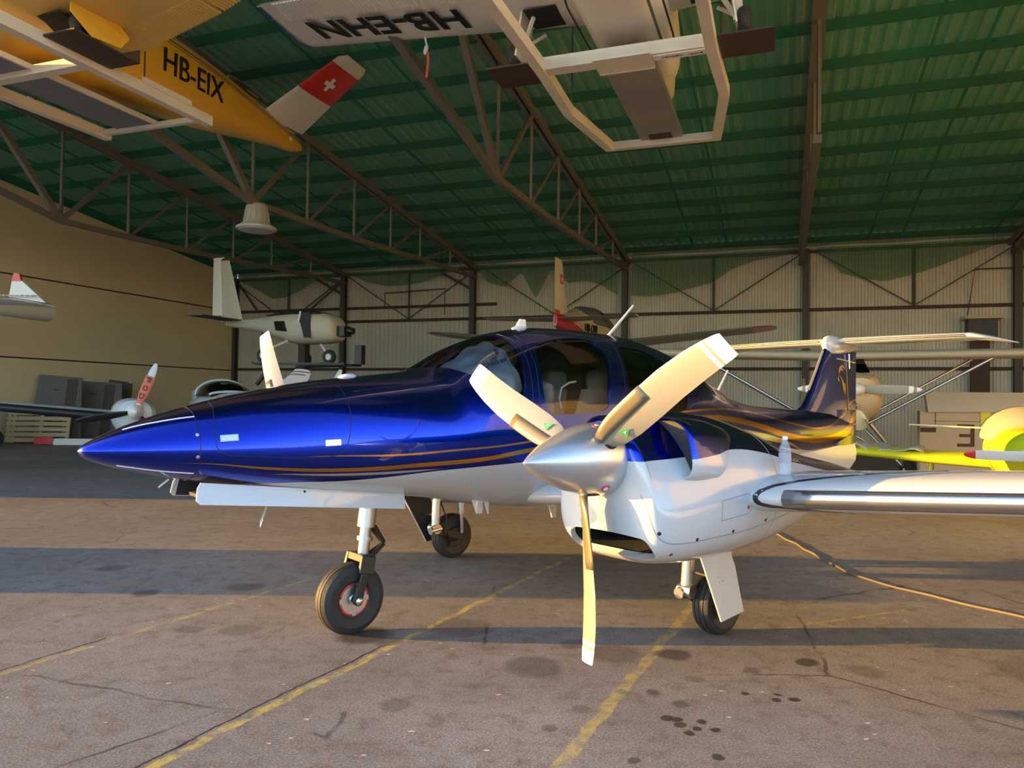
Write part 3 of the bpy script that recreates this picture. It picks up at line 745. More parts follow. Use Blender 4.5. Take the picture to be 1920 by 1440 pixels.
# ---------------------------------------------------------------- hull details
SEAM = PM('panel_gap', (.003, .004, .03), .5)
ribbon(hull, [(2.884, 0), (2.884, .25), (2.884, .5), (2.884, .75), (2.88, .98)], .005, .0008, 'radome_seam', SEAM, AP, HS)
ribbon(hull, [(2.884, 1.02), (2.884, 1.25), (2.884, 1.5), (2.884, 1.75), (2.884, 1.99)], .005, .0008, 'radome_seam', SEAM, AP, HS)
for sg in (1, -1):
    mir = lambda pts: [(x, t if sg > 0 else 2-t) for x, t in pts]
    ribbon(hull, mir([(2.77, .05), (2.783, .169), (2.80, .244), (2.816, .40), (2.812, .47), (2.79, .515), (2.74, .535), (2.6, .543), (2.4, .55), (2.25, .55), (2.18, .535), (2.135, .49), (2.112, .42), (2.10, .356), (2.085, .225), (2.08, .14)]), .005, .0008, 'baggage_door_seam', SEAM, AP, HS)
    for pts in ([(3.20, .119), (3.05, .175), (2.885, .215)], [(3.23, .80), (3.06, .775), (2.89, .745)]):
        ribbon(hull, mir(pts), .007, .003, 'diverter_strip', 'tipwhite', AP, HS)
    for u, t in ((2.895, .375), (2.895, .555)):
        screw(hull, u, t if sg > 0 else 2-t, .009, 'alu', AP, HS)
    ribbon(hull, mir([(.70, .10), (.715, .19), (.745, .27), (.79, .363), (.815, .45), (.79, .49), (.60, .50), (.3, .50), (.06, .49), (-.03, .45), (-.07, .36), (-.13, .26), (-.19, .16), (-.2, .1)]), .006, .0008, 'door_seam', SEAM, AP, HS)
    ribbon(hull, mir([(.775, .05), (.77, .15), (.79, .25), (.825, .33), (.86, .40), (.93, .43), (1.05, .41), (1.2, .36)]), .006, .0008, 'canopy_seam', SEAM, AP, HS)
    for u, t, L_ in ((2.749, .419, .05), (2.218, .481, .05)):
        p = Vector(hull(u, t if sg > 0 else 2-t)); n = surf_n(hull, u, t if sg > 0 else 2-t)*HS
        fwd = (Vector(hull(u+.05, t if sg > 0 else 2-t))-p).normalized(); upv = n.cross(fwd)*-1 if sg > 0 else n.cross(fwd)
        R3 = Matrix((fwd, fwd.cross(n)*-1, n)).transposed()
        l_ = part('latch', 'alu', AP, lambda m: m.box(p+n*.002, (.092, .04, .008), R3), smooth=False, bevel=.004)
        part('latch_button', 'chrome', l_, lambda m: (m.box(p+n*.006-fwd*.008, (.05, .018, .006), R3), m.tube(p+n*.004+fwd*.03, p+n*.009+fwd*.03, .009)), smooth=False)
# roof antennas
part('gps_antenna', 'white', AP, lambda m: (m.loft([superring(.53, 2.03, 2.0, .01, 2.015, n=16), superring(.50, 2.045, 2.0, .035, 2.02, n=16), superring(.42, 2.05, 2.0, .04, 2.02, n=16), superring(.36, 2.04, 2.0, .02, 2.015, n=16)]), m.loft([[(.50, .012, 2.03), (.50, -.012, 2.03), (.40, -.012, 2.03), (.40, .012, 2.03)], [(.455, .009, 2.10), (.455, -.009, 2.10), (.405, -.009, 2.10), (.405, .009, 2.10)]])))
part('whip_antenna', 'white', AP, lambda m: (m.path([(-.50, 0, 2.01), (-.54, 0, 2.04), (-.86, 0, 2.325)], [.022, .014, .009]), m.lathe([(.05, 0), (.045, .012), (.01, .02)], (-.5, 0, 2.015), (0, 0, 1), 16)))
part('whip_antenna', 'white', AP, lambda m: m.path([(-2.1, 0, 1.55), (-2.14, 0, 1.59), (-2.32, 0, 1.81)], [.02, .012, .008]))
part('nose_beacon', 'white', AP, lambda m: m.lathe([(.055, -.012), (.06, .004), (.045, .016), (.01, .02)], (1.9, 0, 1.618), (.12, 0, 1), 20))
for i, (x, z, l) in enumerate(((1.12, .79, .11), (1.02, .78, .05), (.42, .70, .1))):
    part('belly_antenna', 'white', AP, lambda m: m.loft([[(x, .3+.008, z+.03), (x, .3-.008, z+.03), (x-l*.8, .3-.008, z+.03), (x-l*.8, .3+.008, z+.03)], [(x-.04, .305, z-.07), (x-.04, .295, z-.07), (x-l*.8, .295, z-.07), (x-l*.8, .305, z-.07)]]))
part('pitot_probe', 'silver', AP, lambda m: m.tube((2.97, .06, 1.04), (3.02, .06, 1.0), .006))

# ---------------------------------------------------------------- wing
WST = [(.76, 0.0, 0.798, 1.45, .14), (.76, .5, 0.838, 1.45, .15), (.74, 1.2, 0.903, 1.42, .15), (.72, 2.1, 0.990, 1.38, .15), (.70, 3.4, 1.108, 1.28, .145), (.62, 5.2, 1.278, 1.05, .14), (.48, 6.75, 1.428, .78, .13)]
TIP = [(.22, 6.95, 1.49, .82, .11), (-.20, 7.06, 1.54, .70, .10), (-.62, 7.13, 1.64, .52, .09), (-.86, 7.18, 1.78, .40, .09), (-.98, 7.21, 1.88, .33, .08), (-1.03, 7.22, 1.93, .24, .07)]
wy = [s[1] for s in WST]; WI = [pchip(wy, [s[i] for s in WST]) for i in (0, 2, 3, 4)]
AF = airfoil(22, 1.0, 0.0)
def wingS(y, q):
    """q: 0..1 around the section from trailing edge over the top and back below"""
    xle, z, ch, tc = [f(abs(y)) for f in WI]; pts = AFC(tc)
    k = max(0, min(1, q))*(len(pts)-1); i = min(int(k), len(pts)-2); a = lerp(pts[i][0], pts[i+1][0], k-i); b = lerp(pts[i][1], pts[i+1][1], k-i)
    return (xle-a*ch, y, z+b*ch)
_afc = {}
def AFC(tc):
    k = round(tc, 4)
    if k not in _afc: _afc[k] = airfoil(22, tc, .015)
    return _afc[k]
for sg in (1, -1):
    st = [(a, sg*y, z, c, t) for a, y, z, c, t in WST+TIP]
    rr = []
    for i in range(len(st)-1):
        for k in range(4):
            rr.append(tuple(lerp(st[i][j], st[i+1][j], k/4) for j in range(5)))
    rr.append(st[-1])
    w_ = MB(); w_.loft(wing_rings(rr, 22, .015)); wo_ = w_.build('wing', 'white', AP, ang=60)
    WSg = nsign(wingS, 3.0, .25, (0, 0, 1))
    # de-icing strip on the leading edge
    def strip(m):
        rings = []
        for k in range(25):
            y = lerp(2.30, 6.7, k/24); pts = []
            for q in [0.455+.10*i/14 for i in range(15)]:
                p = Vector(wingS(y, q)); n = surf_n(wingS, y, q, .01, .006)*WSg; pts.append((p.x+n.x*.003, sg*(p.y), p.z+n.z*.003))
            rings.append(pts)
        m.loft(rings, closed=False)
    part('deice_strip', 'titan', wo_, strip, flip=True, solid=.002, ang=60)
    if sg > 0:
        ribbon(wingS, [(2.9, .30), (2.55, .36), (2.33, .40), (2.22, .43), (2.17, .46), (2.155, .485), (2.16, .51), (2.18, .53), (2.23, .545), (2.35, .56), (2.6, .60)], .030, .0015, 'root_pinstripe', 'navy', wo_, WSg)
    for za in (1.815, 1.865):
        fz = [pchip([q[2] for q in TIP], [q[k] for q in TIP]) for k in (0, 1, 3, 4)]
        part('winglet_stripe', 'steel2', wo_, lambda m: m.loft(wing_rings([(fz[0](z)+.006, sg*fz[1](z), z, fz[2](z)*1.03, fz[3](z)*1.25) for z in (za, za+.022)], 14, .015)), ang=60)
    # aileron / flap gaps
    ribbon(lambda y, q: (wingS(y, q)[0], sg*wingS(y, q)[1], wingS(y, q)[2]), [(2.3, .17), (6.6, .17)], .006, .001, 'flap_gap', 'navy', wo_, WSg*sg if False else WSg)

# ---------------------------------------------------------------- tail
fs = [(-3.55, 1.36, 1.55, .07), (-3.78, 1.46, 1.34, .085), (-3.93, 1.62, 1.19, .10), (-4.12, 1.9, 1.0, .10), (-4.26, 2.08, .86, .10), (-4.30, 2.14, .82, .09)]
fin = part('fin', 'hull', AP, lambda m: m.loft(fin_rings(fs, 12)), ang=60)
part('rudder_gap', 'navy', fin, lambda m: [m.box((-4.86, s_*.02, 1.66), (.008, .012, 1.0)) for s_ in (1, -1)], smooth=False)
part('rudder_rib', 'gold', fin, lambda m: [m.beam((-4.78, s_*.036, 2.02), (-4.86, s_*.032, 1.40), .006, .008) for s_ in (1, -1)], smooth=False)
part('fin_deice_strip', 'silver', fin, lambda m: m.path([(-3.945+.004, 0, 1.65), (-4.125+.004, 0, 1.9), (-4.272+.004, 0, 2.11)], .014, 10))
part('trim_arm', 'chrome', fin, lambda m: (m.tube((-4.55, .05, 2.03), (-4.98, .05, 2.0), .008), m.tube((-4.82, .05, 2.1), (-4.83, .05, 1.92), .01)))
ven = [(-2.9, .90, 2.25, .05), (-3.4, .80, 1.72, .05), (-4.0, .72, 1.0, .05), (-4.55, .66, .3, .04)]
part('ventral_fin', 'white', AP, lambda m: m.loft(fin_rings([(-2.6, 1.0, 2.5, .05)]+ven, 10)), ang=60)
part('tail_cone', 'hull', AP, lambda m: m.loft(fin_rings([(-4.3, 1.0, .83, .16), (-4.3, 1.2, .83, .16), (-4.3, 1.42, .83, .14)], 10)), ang=60)
sts = [(-4.50, -1.45, 2.230, .68, .12), (-4.47, -.7, 2.235, .74, .13), (-4.45, 0, 2.235, .76, .13), (-4.47, .7, 2.235, .74, .13), (-4.50, 1.45, 2.230, .68, .12)]
stab = part('tailplane', 'white', AP, lambda m: m.loft(wing_rings([(-4.92, -1.76, 2.170, .16, .08), (-4.66, -1.60, 2.207, .50, .10)]+sts+[(-4.66, 1.60, 2.207, .50, .10), (-4.92, 1.76, 2.170, .16, .08)], 14, 0)), ang=60)
part('tail_deice_strip', 'titan', stab, lambda m: [m.path([(-4.497, s_*1.42, 2.230), (-4.468, s_*.7, 2.235), (-4.452, s_*.14, 2.235)], .013, 10) for s_ in (1, -1)])
part('elevator_gap', 'navy', stab, lambda m: [m.box((-4.84, s_*.75, 2.260), (.008, 1.3, .01)) for s_ in (1, -1)], smooth=False)
part('tail_fairing', 'white', AP, lambda m: m.loft([superring(-4.30, 2.245, 2.165, .02, 2.205, n=20), superring(-4.33, 2.280, 2.115, .05, 2.195, n=20), superring(-4.42, 2.305, 2.065, .075, 2.195, n=20), superring(-4.6, 2.305, 2.075, .08, 2.195, n=20), superring(-4.9, 2.275, 2.115, .055, 2.195, n=20), superring(-5.15, 2.225, 2.175, .01, 2.195, n=20)]))
# gold bird emblem on the fin
def finS(x, z, s_=1):
    f = [pchip([q[1] for q in fs], [q[i] for q in fs])(z) for i in (0, 2, 3)]
    a = max(.001, min(.999, (f[0]-x)/f[1])); yt = 5*f[2]*f[1]*(.2969*sqrt(a)-.126*a-.3516*a*a+.2843*a**3-.1030*a**4); return yt
def swirl(pts, w, mat='gold'):
    def fn(m):
        for s_ in (1, -1):
            L_, R_ = [], []
            for i, (x, z) in enumerate(pts):
                a = Vector(pts[max(i-1, 0)]); b = Vector(pts[min(i+1, len(pts)-1)]); t = (b-a).normalized(); n = Vector((-t.y, t.x)); k = w*sin(pi*(i+.35)/(len(pts)-.3))
                for lst, q in ((L_, 1), (R_, -1)):
                    X, Z = x+n.x*k*q, z+n.y*k*q; lst.append((X, s_*(finS(X, Z)+.002), Z))
            b0 = len(m.v)
            for p, q in zip(L_, R_): m.add(p); m.add(q)
            for i in range(len(pts)-1): m.face(b0+2*i, b0+2*i+1, b0+2*i+3, b0+2*i+2)
    return part('bird_emblem', mat, fin, fn, flip=False, solid=.001)
def arc(cx, cz, r, a0, a1, n=10, ky=1.0): return [(cx+r*cos(radians(lerp(a0, a1, i/n))), cz+ky*r*sin(radians(lerp(a0, a1, i/n)))) for i in range(n+1)]
swirl(arc(-4.66, 1.86, .085, 150, -20), .016); swirl(arc(-4.64, 1.86, .05, 170, 10), .012)
swirl(arc(-4.58, 1.80, .03, 60, -120, 8), .012)
for k in range(4): swirl([(-4.60-.03*k, 1.83-.02*k), (-4.66-.03*k, 1.78-.02*k), (-4.69-.025*k, 1.72-.025*k), (-4.69-.02*k, 1.65-.02*k)], .010)

# ---------------------------------------------------------------- engine nacelles
NY = 1.715
NT = [(1.418, 1.375, 1.035, .165, 1.2, 2, 2), (1.412, 1.39, .97, .20, 1.18, 2, 2.1), (1.400, 1.397, .88, .255, 1.10, 1.9, 2.4), (1.385, 1.40, .79, .30, 1.02, 1.9, 2.8), (1.36, 1.404, .735, .325, .95, 1.75, 3.0), (1.30, 1.41, .695, .35, .92, 1.7, 3.0), (1.17, 1.425, .665, .375, .93, 1.7, 2.8), (.95, 1.442, .645, .40, .97, 1.9, 2.6), (.70, 1.425, .638, .41, 1.0, 2.1, 2.5), (.40, 1.36, .65, .405, 1.02, 2.2, 2.4), (.05, 1.26, .685, .37, 1.0, 2.2, 2.3), (-.40, 1.165, .765, .295, .98, 2, 2), (-.9, 1.085, .845, .19, .97, 2, 2), (-1.3, 1.01, .93, .05, .97, 2, 2)]
NF = [pchip(list(range(len(NT))), [r[i] for r in NT]) for i in range(7)]
_nc = {}
def nacS(u, v, y0=0):
    k = round(u, 5)
    if k not in _nc: _nc[k] = [f(u) for f in NF]
    x, zt, zb, w, zw, nu, nl = _nc[k]; ph = v*pi; s_, c_ = sin(ph), cos(ph); e = nu if c_ >= 0 else nl
    return (x, y0+w*(abs(s_)**(2/e))*(1 if s_ >= 0 else -1), zw+((zt-zw) if c_ >= 0 else (zb-zw))*(abs(c_)**(2/e)))
def mouth(u, v):
    x, y, z = nacS(u, v)
    if x < 1.2: return 1.0
    zc = .79; y -= .02
    qx, qy = abs(y)-.215, abs(z-zc+.2*y*y)-.008
    return sqrt(max(qx, 0)**2+max(qy, 0)**2)+min(max(qx, qy), 0)-.045
nus = [i*.1 for i in range(60)]+[6+i*.2 for i in range(36)]
nus = [u for u in nus if u <= len(NT)-1]+[len(NT)-1]; nus = uniq(sorted(nus), 0)
nvs = [2.0*i/96 for i in range(96)]
NSg = nsign(nacS, 7, .5, (0, 1, 0))
no, ni = cutsurf(nacS, nus, nvs, [mouth], sign=NSg, rim=.03)
BL = [(.13, .035, .030, 48), (.17, .05, .035, 46), (.24, .075, .026, 41), (.34, .085, .020, 36), (.48, .086, .016, 31), (.64, .083, .012, 27), (.78, .077, .010, 24), (.90, .068, .008, 22), (.955, .061, .006, 21), (.97, .056, .004, 21)]
def blade_ring(r, hc, th, deg, n=18, off=0.0):
    a = radians(deg); pts = []
    for x, b in airfoil(n//2, th/(2*hc), .03):
        c = (0.42-x)*2*hc; t = b*2*hc
        # chord direction: mostly lateral, twisted out of the prop plane towards +x
        pts.append((c*sin(a)+t*cos(a), c*cos(a)-t*sin(a), r))
    return pts
def sweep(r): return -.05*max(0, (r-.55)/.42)**2
def nacelle(sg, phase, name):
    E = bpy.data.objects.new(name, None); COL.objects.link(E); E.parent = AP; E.location = (0, 0, 0)
    return E
blade_mesh = {}
for sg, phase in ((1, .111), (-1, 5.822)):
    y0 = sg*NY
    m = MB(); m.v = [(p[0], y0+p[1], p[2]) for p in no.v]; m.f = no.f; m.mi = no.mi; m.n = dict(no.n)
    cow = m.build('cowling', 'nac', AP, ang=None)
    # air intake duct behind the mouth
    part('intake_duct', 'dark', cow, lambda mm: mm.loft([[(1.335, y0+.02+.245*cos(a), .785+.052*sin(a)) for a in [2*pi*k/24 for k in range(24)]], [(1.02, y0+.02+.23*cos(a), .82+.05*sin(a)) for a in [2*pi*k/24 for k in range(24)]]], cap0=False))
    part('intake_screen', 'boot', cow, lambda mm: mm.box((1.10, y0+.02, .81), (.01, .40, .07)), smooth=False)
    # side scoop, outboard and inboard
    for so_ in (1, -1):
        def scoop(mm, so_=so_):
            def ring(x, cy, cz, a, b, tilt=.18):
                r_ = []
                for k in range(28):
                    an = 2*pi*k/28; c_, s_ = cos(an), sin(an); yy = a*(1 if c_ > 0 else -1)*abs(c_)**.6; z2 = b*(1 if s_ > 0 else -1)*abs(s_)**.6
                    r_.append((x, y0+so_*(cy+yy-tilt*z2*1.2), cz+z2))
                return r_
            R_ = [ring(1.0, .19, 1.255, .165, .135), ring(1.165, .19, 1.255, .174, .144), ring(1.172, .19, 1.255, .180, .150), ring(1.165, .19, 1.255, .186, .156), ring(1.10, .19, 1.25, .192, .163), ring(.95, .18, 1.24, .20, .165), ring(.75, .14, 1.22, .19, .155), ring(.5, .12, 1.18, .15, .14), ring(.25, .1, 1.12, .1, .1)]
            mm.loft(R_, cap0=False)
        part('side_scoop', 'nac', cow, scoop, ang=50)
        part('scoop_mouth', 'dark', cow, lambda mm, so_=so_: mm.loft([[(1.115, y0+so_*(.19+.165*(1 if cos(a) > 0 else -1)*abs(cos(a))**.6-.03*sin(a)), 1.255+.14*(1 if sin(a) > 0 else -1)*abs(sin(a))**.6) for a in [2*pi*k/28 for k in range(28)]], [(1.02, y0+so_*(.19+.1*cos(a)), 1.255+.1*sin(a)) for a in [2*pi*k/28 for k in range(28)]]]))
    NS = lambda u, v, y0=y0: nacS(u, v, y0)
    SG2 = PM('cowl_gap', (.25, .29, .36), .5) if 'cowl_gap' not in bpy.data.materials else bpy.data.materials['cowl_gap']
    o_ = .5 if sg > 0 else 1.5
    mv = lambda t: t if sg > 0 else 2-t
    ribbon(NS, [(2.0, mv(.56)), (3.5, mv(.585)), (5, mv(.60)), (6.5, mv(.615)), (7.5, mv(.63)), (8.6, mv(.63)), (9.6, mv(.60))], .006, .0008, 'cowl_seam', SG2, cow, NSg)
    ribbon(NS, [(8.9, mv(t)) for t in (.20, .3, .4, .5, .6, .7, .8, .9)], .006, .0008, 'cowl_seam', SG2, cow, NSg)
    ribbon(NS, [(7.0, mv(.545)), (7.9, mv(.55)), (8.0, mv(.535)), (8.0, mv(.50)), (7.9, mv(.485)), (7.0, mv(.48))], .004, .0008, 'oil_hatch_seam', SG2, cow, NSg, closed=True)
    for u, t in ((4.2, .565), (6.3, .60), (7.5, .615), (8.6, .61), (5.5, .70), (8.6, .5)):
        screw(NS, u, mv(t), .010, 'navy', cow, NSg)
    screw(NS, 7.9, mv(.525), .011, 'red', cow, NSg)
    # flat step on the cowl cheek
    # spinner
    sp_ = part('spinner', 'silver', AP, lambda mm: mm.lathe([(.002, 1.925), (.012, 1.915), (.040, 1.875), (.078, 1.81), (.115, 1.73), (.145, 1.65), (.166, 1.57), (.178, 1.49), (.183, 1.43), (.182, 1.415), (.15, 1.41)], (0, y0, 1.2), (1, 0, 0), 48), ang=50)
    an = phase+.62
    for kk in range(3):
        a = an+kk*2*pi/3; d = Vector((0, sin(a), -cos(a))); p = Vector((1.50, y0, 1.2))+d*.177
        nd_ = (d+Vector((.12, 0, 0))).normalized()
        part('spinner_sticker', 'red', sp_, lambda mm: mm.lathe([(.022, -.003), (.022, .002), (.0, .0022)], p, nd_, 20))
        part('spinner_sticker_mark', 'tipwhite', sp_, lambda mm: mm.lathe([(.013, .001), (.013, .0035), (.0, .004)], p, nd_, 12))
    for kk in range(3):
        a = phase+kk*2*pi/3; d = Vector((0, sin(a), -cos(a)))     # blade direction
        lat = Vector((0, cos(a), sin(a)))
        B = MB(); cuts = [.955, .93, .90]
        rr = []; import bisect
        rad = sorted(set([q[0] for q in BL]+[.82, .86, .885, .925, .935]))
        fb = [pchip([q[0] for q in BL], [q[i] for q in BL]) for i in (1, 2, 3)]
        def ringat(r, grow=0.0, off=0.0):
            out = []
            for px, pl_, pr in blade_ring(r, fb[0](r)+grow, fb[1](r)+2*grow, fb[2](r)):
                l2 = pl_+sweep(r); out.append(tuple(Vector((1.545+px, y0, 1.2))+lat*l2+d*pr))
            return out
        def seg(r0, r1, grow=0.0):
            rs = [r0]+[r for r in rad if r0+.004 < r < r1-.004]+[r1]; return [ringat(r, grow) for r in rs]
        bl = part('propeller_blade', 'blade', AP, lambda mm: mm.loft(seg(.12, .865)), ang=60)
        part('blade_tip', 'tipwhite', bl, lambda mm: mm.loft(seg(.865, .885)), ang=60)
        part('blade_tip', 'blade', bl, lambda mm: mm.loft(seg(.885, .90)), ang=60)
        part('blade_tip', 'tipwhite', bl, lambda mm: mm.loft(seg(.90, .97)), ang=60)
        # leading edge boot near the root
        def boot(mm):
            rings = []
            for i in range(9):
                r = lerp(.17, .52, i/8); R_ = ringat(r, .0025); n = len(R_); h = n//2
                rings.append([R_[k] for k in range(h-4, h+5)])
            mm.loft(rings, closed=False)
        part('blade_boot', 'boot', bl, boot, solid=.003, ang=60)
        # green triangle sticker
        c_ = ringat(.30, .002); tri = None
        q0 = Vector(c_[2]); q1 = Vector(c_[5]); cc_ = (q0+q1)/2; ax = (q1-q0).normalized(); nn = ax.cross(d).normalized()
        nn = nn if nn.x > 0 else -nn
        def trif(mm, s_): mm.prism([cc_+nn*.004+ax*(-.026*s_)+d*(-.02*s_), cc_+nn*.004+ax*(.026*s_)+d*(-.02*s_), cc_+nn*.004+d*(.032*s_)], nn*.002)
        part('blade_sticker', PM('green_sticker', (.08, .42, .10), .4), bl, lambda mm: trif(mm, 1.0), smooth=False)
        part('blade_sticker', 'tipwhite', bl, lambda mm: mm.prism([cc_+nn*.005+ax*-.007+d*-.006, cc_+nn*.005+ax*.007+d*-.006, cc_+nn*.005+d*.01], nn*.002), smooth=False)
        part('blade_cuff', 'dark', bl, lambda mm: mm.lathe([(.05, .10), (.052, .166), (.045, .178)], (1.50, y0, 1.2), d, 20))

# ---------------------------------------------------------------- landing gear
def wheel(parent, c, r, w, side=1, rimr=.095, redring=True):
    c = Vector(c); ax = Vector((0, side, 0))
    t_ = part('tyre', 'rubber', parent, lambda m: m.lathe([(rimr, -w*.36), (rimr+.02, -w*.46), (r*.78, -w*.5), (r*.93, -w*.4), (r*.985, -w*.26), (r*.985, -w*.235), (r*.965, -w*.225), (r*.965, -w*.20), (r, -w*.19), (r, -w*.02), (r*.975, -.004), (r*.975, .004), (r, w*.02), (r, w*.19), (r*.965, w*.20), (r*.965, w*.225), (r*.985, w*.235), (r*.985, w*.26), (r*.93, w*.4), (r*.78, w*.5), (rimr+.02, w*.46), (rimr, w*.36)], c, ax, 48, cap=False), ang=30)
    rm = part('rim', 'alu', parent, lambda m: m.lathe([(rimr+.003, -w*.36), (rimr-.012, -w*.3), (.05, -w*.24), (.045, w*.24), (rimr-.022, w*.26), (rimr-.012, w*.33), (rimr+.003, w*.36)], c, ax, 36), ang=30)
    if redring:
        for k in range(4):
            a0 = 2*pi*k/4+.15
            def seg_(m, a0=a0):
                for sd_ in (1, -1):
                    b = len(m.v); n = 8
                    for i in range(n+1):
                        a = a0+1.25*i/n
                        for rr_ in (rimr-.012, rimr+.001): m.add(c+Vector((rr_*cos(a), sd_*(w*.345+.002), rr_*sin(a))))
                    for i in range(n): m.face(b+2*i, b+2*i+1, b+2*i+3, b+2*i+2)
            part('rim_mark', 'red', parent, seg_, flip=False, solid=.002)
    part('hub_cap', 'chrome', parent, lambda m: m.lathe([(.03, -w*.42), (.034, -w*.3), (.034, w*.3), (.03, w*.42), (.012, w*.45)], c, ax, 20))
    return t_
# nose gear
NGE = bpy.data.objects.new('nose_gear', None); COL.objects.link(NGE); NGE.parent = AP
wheel(NGE, (1.85, 0, .222), .222, .15, rimr=.102)
part('oleo_strut', 'alu', NGE, lambda m: (m.tube((1.705, 0, 1.0), (1.74, 0, .70), .052), m.tube((1.74, 0, .72), (1.765, 0, .46), .036, n=20)))
part('strut_collar', 'alu', NGE, lambda m: (m.tube((1.728, 0, .80), (1.745, 0, .66), .058, n=20), m.tube((1.752, 0, .60), (1.755, 0, .575), .05, n=20)))
def fork(m):
    m.box((1.775, 0, .47), (.10, .18, .05), Matrix.Rotation(radians(-8), 3, 'Y'))
    for s_ in (1, -1):
        m.beam((1.775, s_*.09, .49), (1.80, s_*.10, .38), .03, .10, up=(1, 0, 0)); m.beam((1.80, s_*.10, .40), (1.85, s_*.10, .222), .025, .055, up=(1, 0, 0))
        m.tube((1.85, s_*.08, .222), (1.85, s_*.118, .222), .03, n=16)
part('fork', 'black', NGE, fork, smooth=False, bevel=.006)
[part('axle_nut', 'chrome', NGE, lambda m: m.lathe([(.022, .11), (.024, .122), (.012, .13)], (1.85, 0, .222), (0, s_, 0), 12)) for s_ in (1, -1)]
part('torque_link', 'black', NGE, lambda m: [(m.beam((1.70, s_*.03, .66), (1.61, 0, .54), .012, .03), m.beam((1.61, 0, .54), (1.72, s_*.03, .47), .012, .03)) for s_ in (1, -1)], smooth=False)
for s_ in (1, -1):
    d_ = part('gear_door', 'white', AP, lambda m: m.prism([(2.85, s_*.19, 1.028), (1.62, s_*.24, .888), (1.625, s_*.265, .795), (2.86, s_*.225, .915), (2.88, s_*.215, .935), (2.87, s_*.2, 1.0)], (0, s_*.012, 0)), smooth=False, bevel=.003)
    part('door_lining', 'dark', d_, lambda m: m.prism([(2.84, s_*.188, 1.02), (1.63, s_*.238, .882), (1.635, s_*.262, .80), (2.85, s_*.222, .92)], (0, -s_*.004, 0)), smooth=False)
    for hx in (2.6, 2.25, 1.8):
        part('hinge', 'alu', d_, lambda m: m.box((hx, s_*lerp(.19, .24, (2.85-hx)/1.25)*.98, lerp(1.02, .875, (2.85-hx)/1.25)), (.05, .02, .012)), smooth=False)
    for hz in (0, -.035):
        part('screw', 'black', d_, lambda m: m.tube((2.28, s_*.21, .945+hz), (2.28, s_*.235, .945+hz), .007), smooth=False)
part('nose_gear_bay', 'dark', AP, lambda m: m.box((2.2, 0, 1.0), (1.2, .34, .02), Matrix.Rotation(radians(6.6), 3, 'Y')), smooth=False)
# main gear
for s_ in (1, -1):
    G = bpy.data.objects.new('main_gear', None); COL.objects.link(G); G.parent = AP
    wheel(G, (0, s_*1.455, .205), .205, .145, rimr=.075, redring=(s_ < 0))
    part('oleo_strut', 'silver', G, lambda m: m.tube((.20, s_*1.40, .85), (.235, s_*1.385, .30), .04, n=20))
    part('shock_absorber', 'chrome', G, lambda m: (m.tube((-.02, s_*1.36, .75), (-.03, s_*1.35, .42), .034, n=16), m.tube((-.03, s_*1.35, .44), (-.04, s_*1.35, .24), .02, n=16)))
    part('trailing_link', 'black', G, lambda m: (m.beam((.26, s_*1.38, .29), (-.06, s_*1.365, .2), .05, .07), m.tube((-.01, s_*1.34, .205), (-.01, s_*1.5, .205), .028, n=16)), smooth=False, bevel=.006)
    part('link_knuckle', 'alu', G, lambda m: (m.tube((.24, s_*1.34, .30), (.24, s_*1.44, .30), .045, n=18), m.tube((.19, s_*1.37, .30), (.30, s_*1.37, .285), .035, n=14)))
    part('brake_disc', 'rust', G, lambda m: m.lathe([(.065, -.01), (.085, -.01), (.085, .01), (.065, .01)], (0, s_*1.385, .205), (0, 1, 0), 28))
    part('brake_caliper', 'black', G, lambda m: m.box((.05, s_*1.37, .15), (.07, .06, .05)), smooth=False, bevel=.006)
    part('brake_hose', 'black', G, lambda m: m.path([(.20, s_*1.36, .55), (.15, s_*1.33, .4), (.16, s_*1.32, .28), (.10, s_*1.33, .2), (.04, s_*1.34, .17)], .008, 6))
    dr = part('gear_door', 'white', G, lambda m: m.prism([(.45, s_*1.62, .60), (.30, s_*1.64, .66), (.14, s_*1.64, .66), (.13, s_*1.63, .55), (.08, s_*1.625, .47), (-.06, s_*1.60, .165), (.185, s_*1.60, .14)], (0, s_*.012, 0)), smooth=False, bevel=.003)
    part('door_lining', 'dark', G, lambda m: m.prism([(.44, s_*1.619, .60), (.30, s_*1.638, .65), (.15, s_*1.638, .65), (.14, s_*1.628, .55), (.09, s_*1.622, .47), (-.05, s_*1.599, .17), (.18, s_*1.599, .145)], (0, -s_*.004, 0)), smooth=False)
    for q in range(5):
        part('screw', 'silver', G, lambda m: m.tube((.21+.035*(q % 2)+.012*(q//2), s_*1.618, .40+.03*(q//2)), (.21+.035*(q % 2)+.012*(q//2), s_*1.634, .40+.03*(q//2)), .005), smooth=False)
    part('door_rod', 'steel', G, lambda m: m.tube((.22, s_*1.42, .42), (.2, s_*1.62, .40), .008))
# ---------------------------------------------------------------- bottle standing on the wing
bz_ = wingS(2.18, .36)
BO = thing('water_bottle', 'clear plastic water bottle standing on the wing root of the blue aircraft', 'bottle', (0, 0, 0))
Mloc = AP.matrix_basis if False else Matrix.Translation((POX, POY, 0)) @ Matrix.Rotation(PSI+pi, 4, 'Z')
BO.location = Mloc @ Vector((bz_[0], bz_[1], bz_[2]+.001))
M['pet'] = PM('clear_plastic', (.75, .84, .92), .08, alpha=.22, var=.03)
part('body', 'pet', BO, lambda m: m.lathe([(.001, .004), (.028, .0), (.032, .006), (.030, .03), (.032, .05), (.032, .11), (.031, .135), (.026, .155), (.016, .175), (.0125, .185), (.0125, .195)], n=24))
part('water', PM('water_fill', (.62, .74, .85), .05, alpha=.18, var=.03), BO, lambda m: m.lathe([(.001, .006), (.027, .004), (.029, .03), (.030, .10), (.001, .10)], n=20))
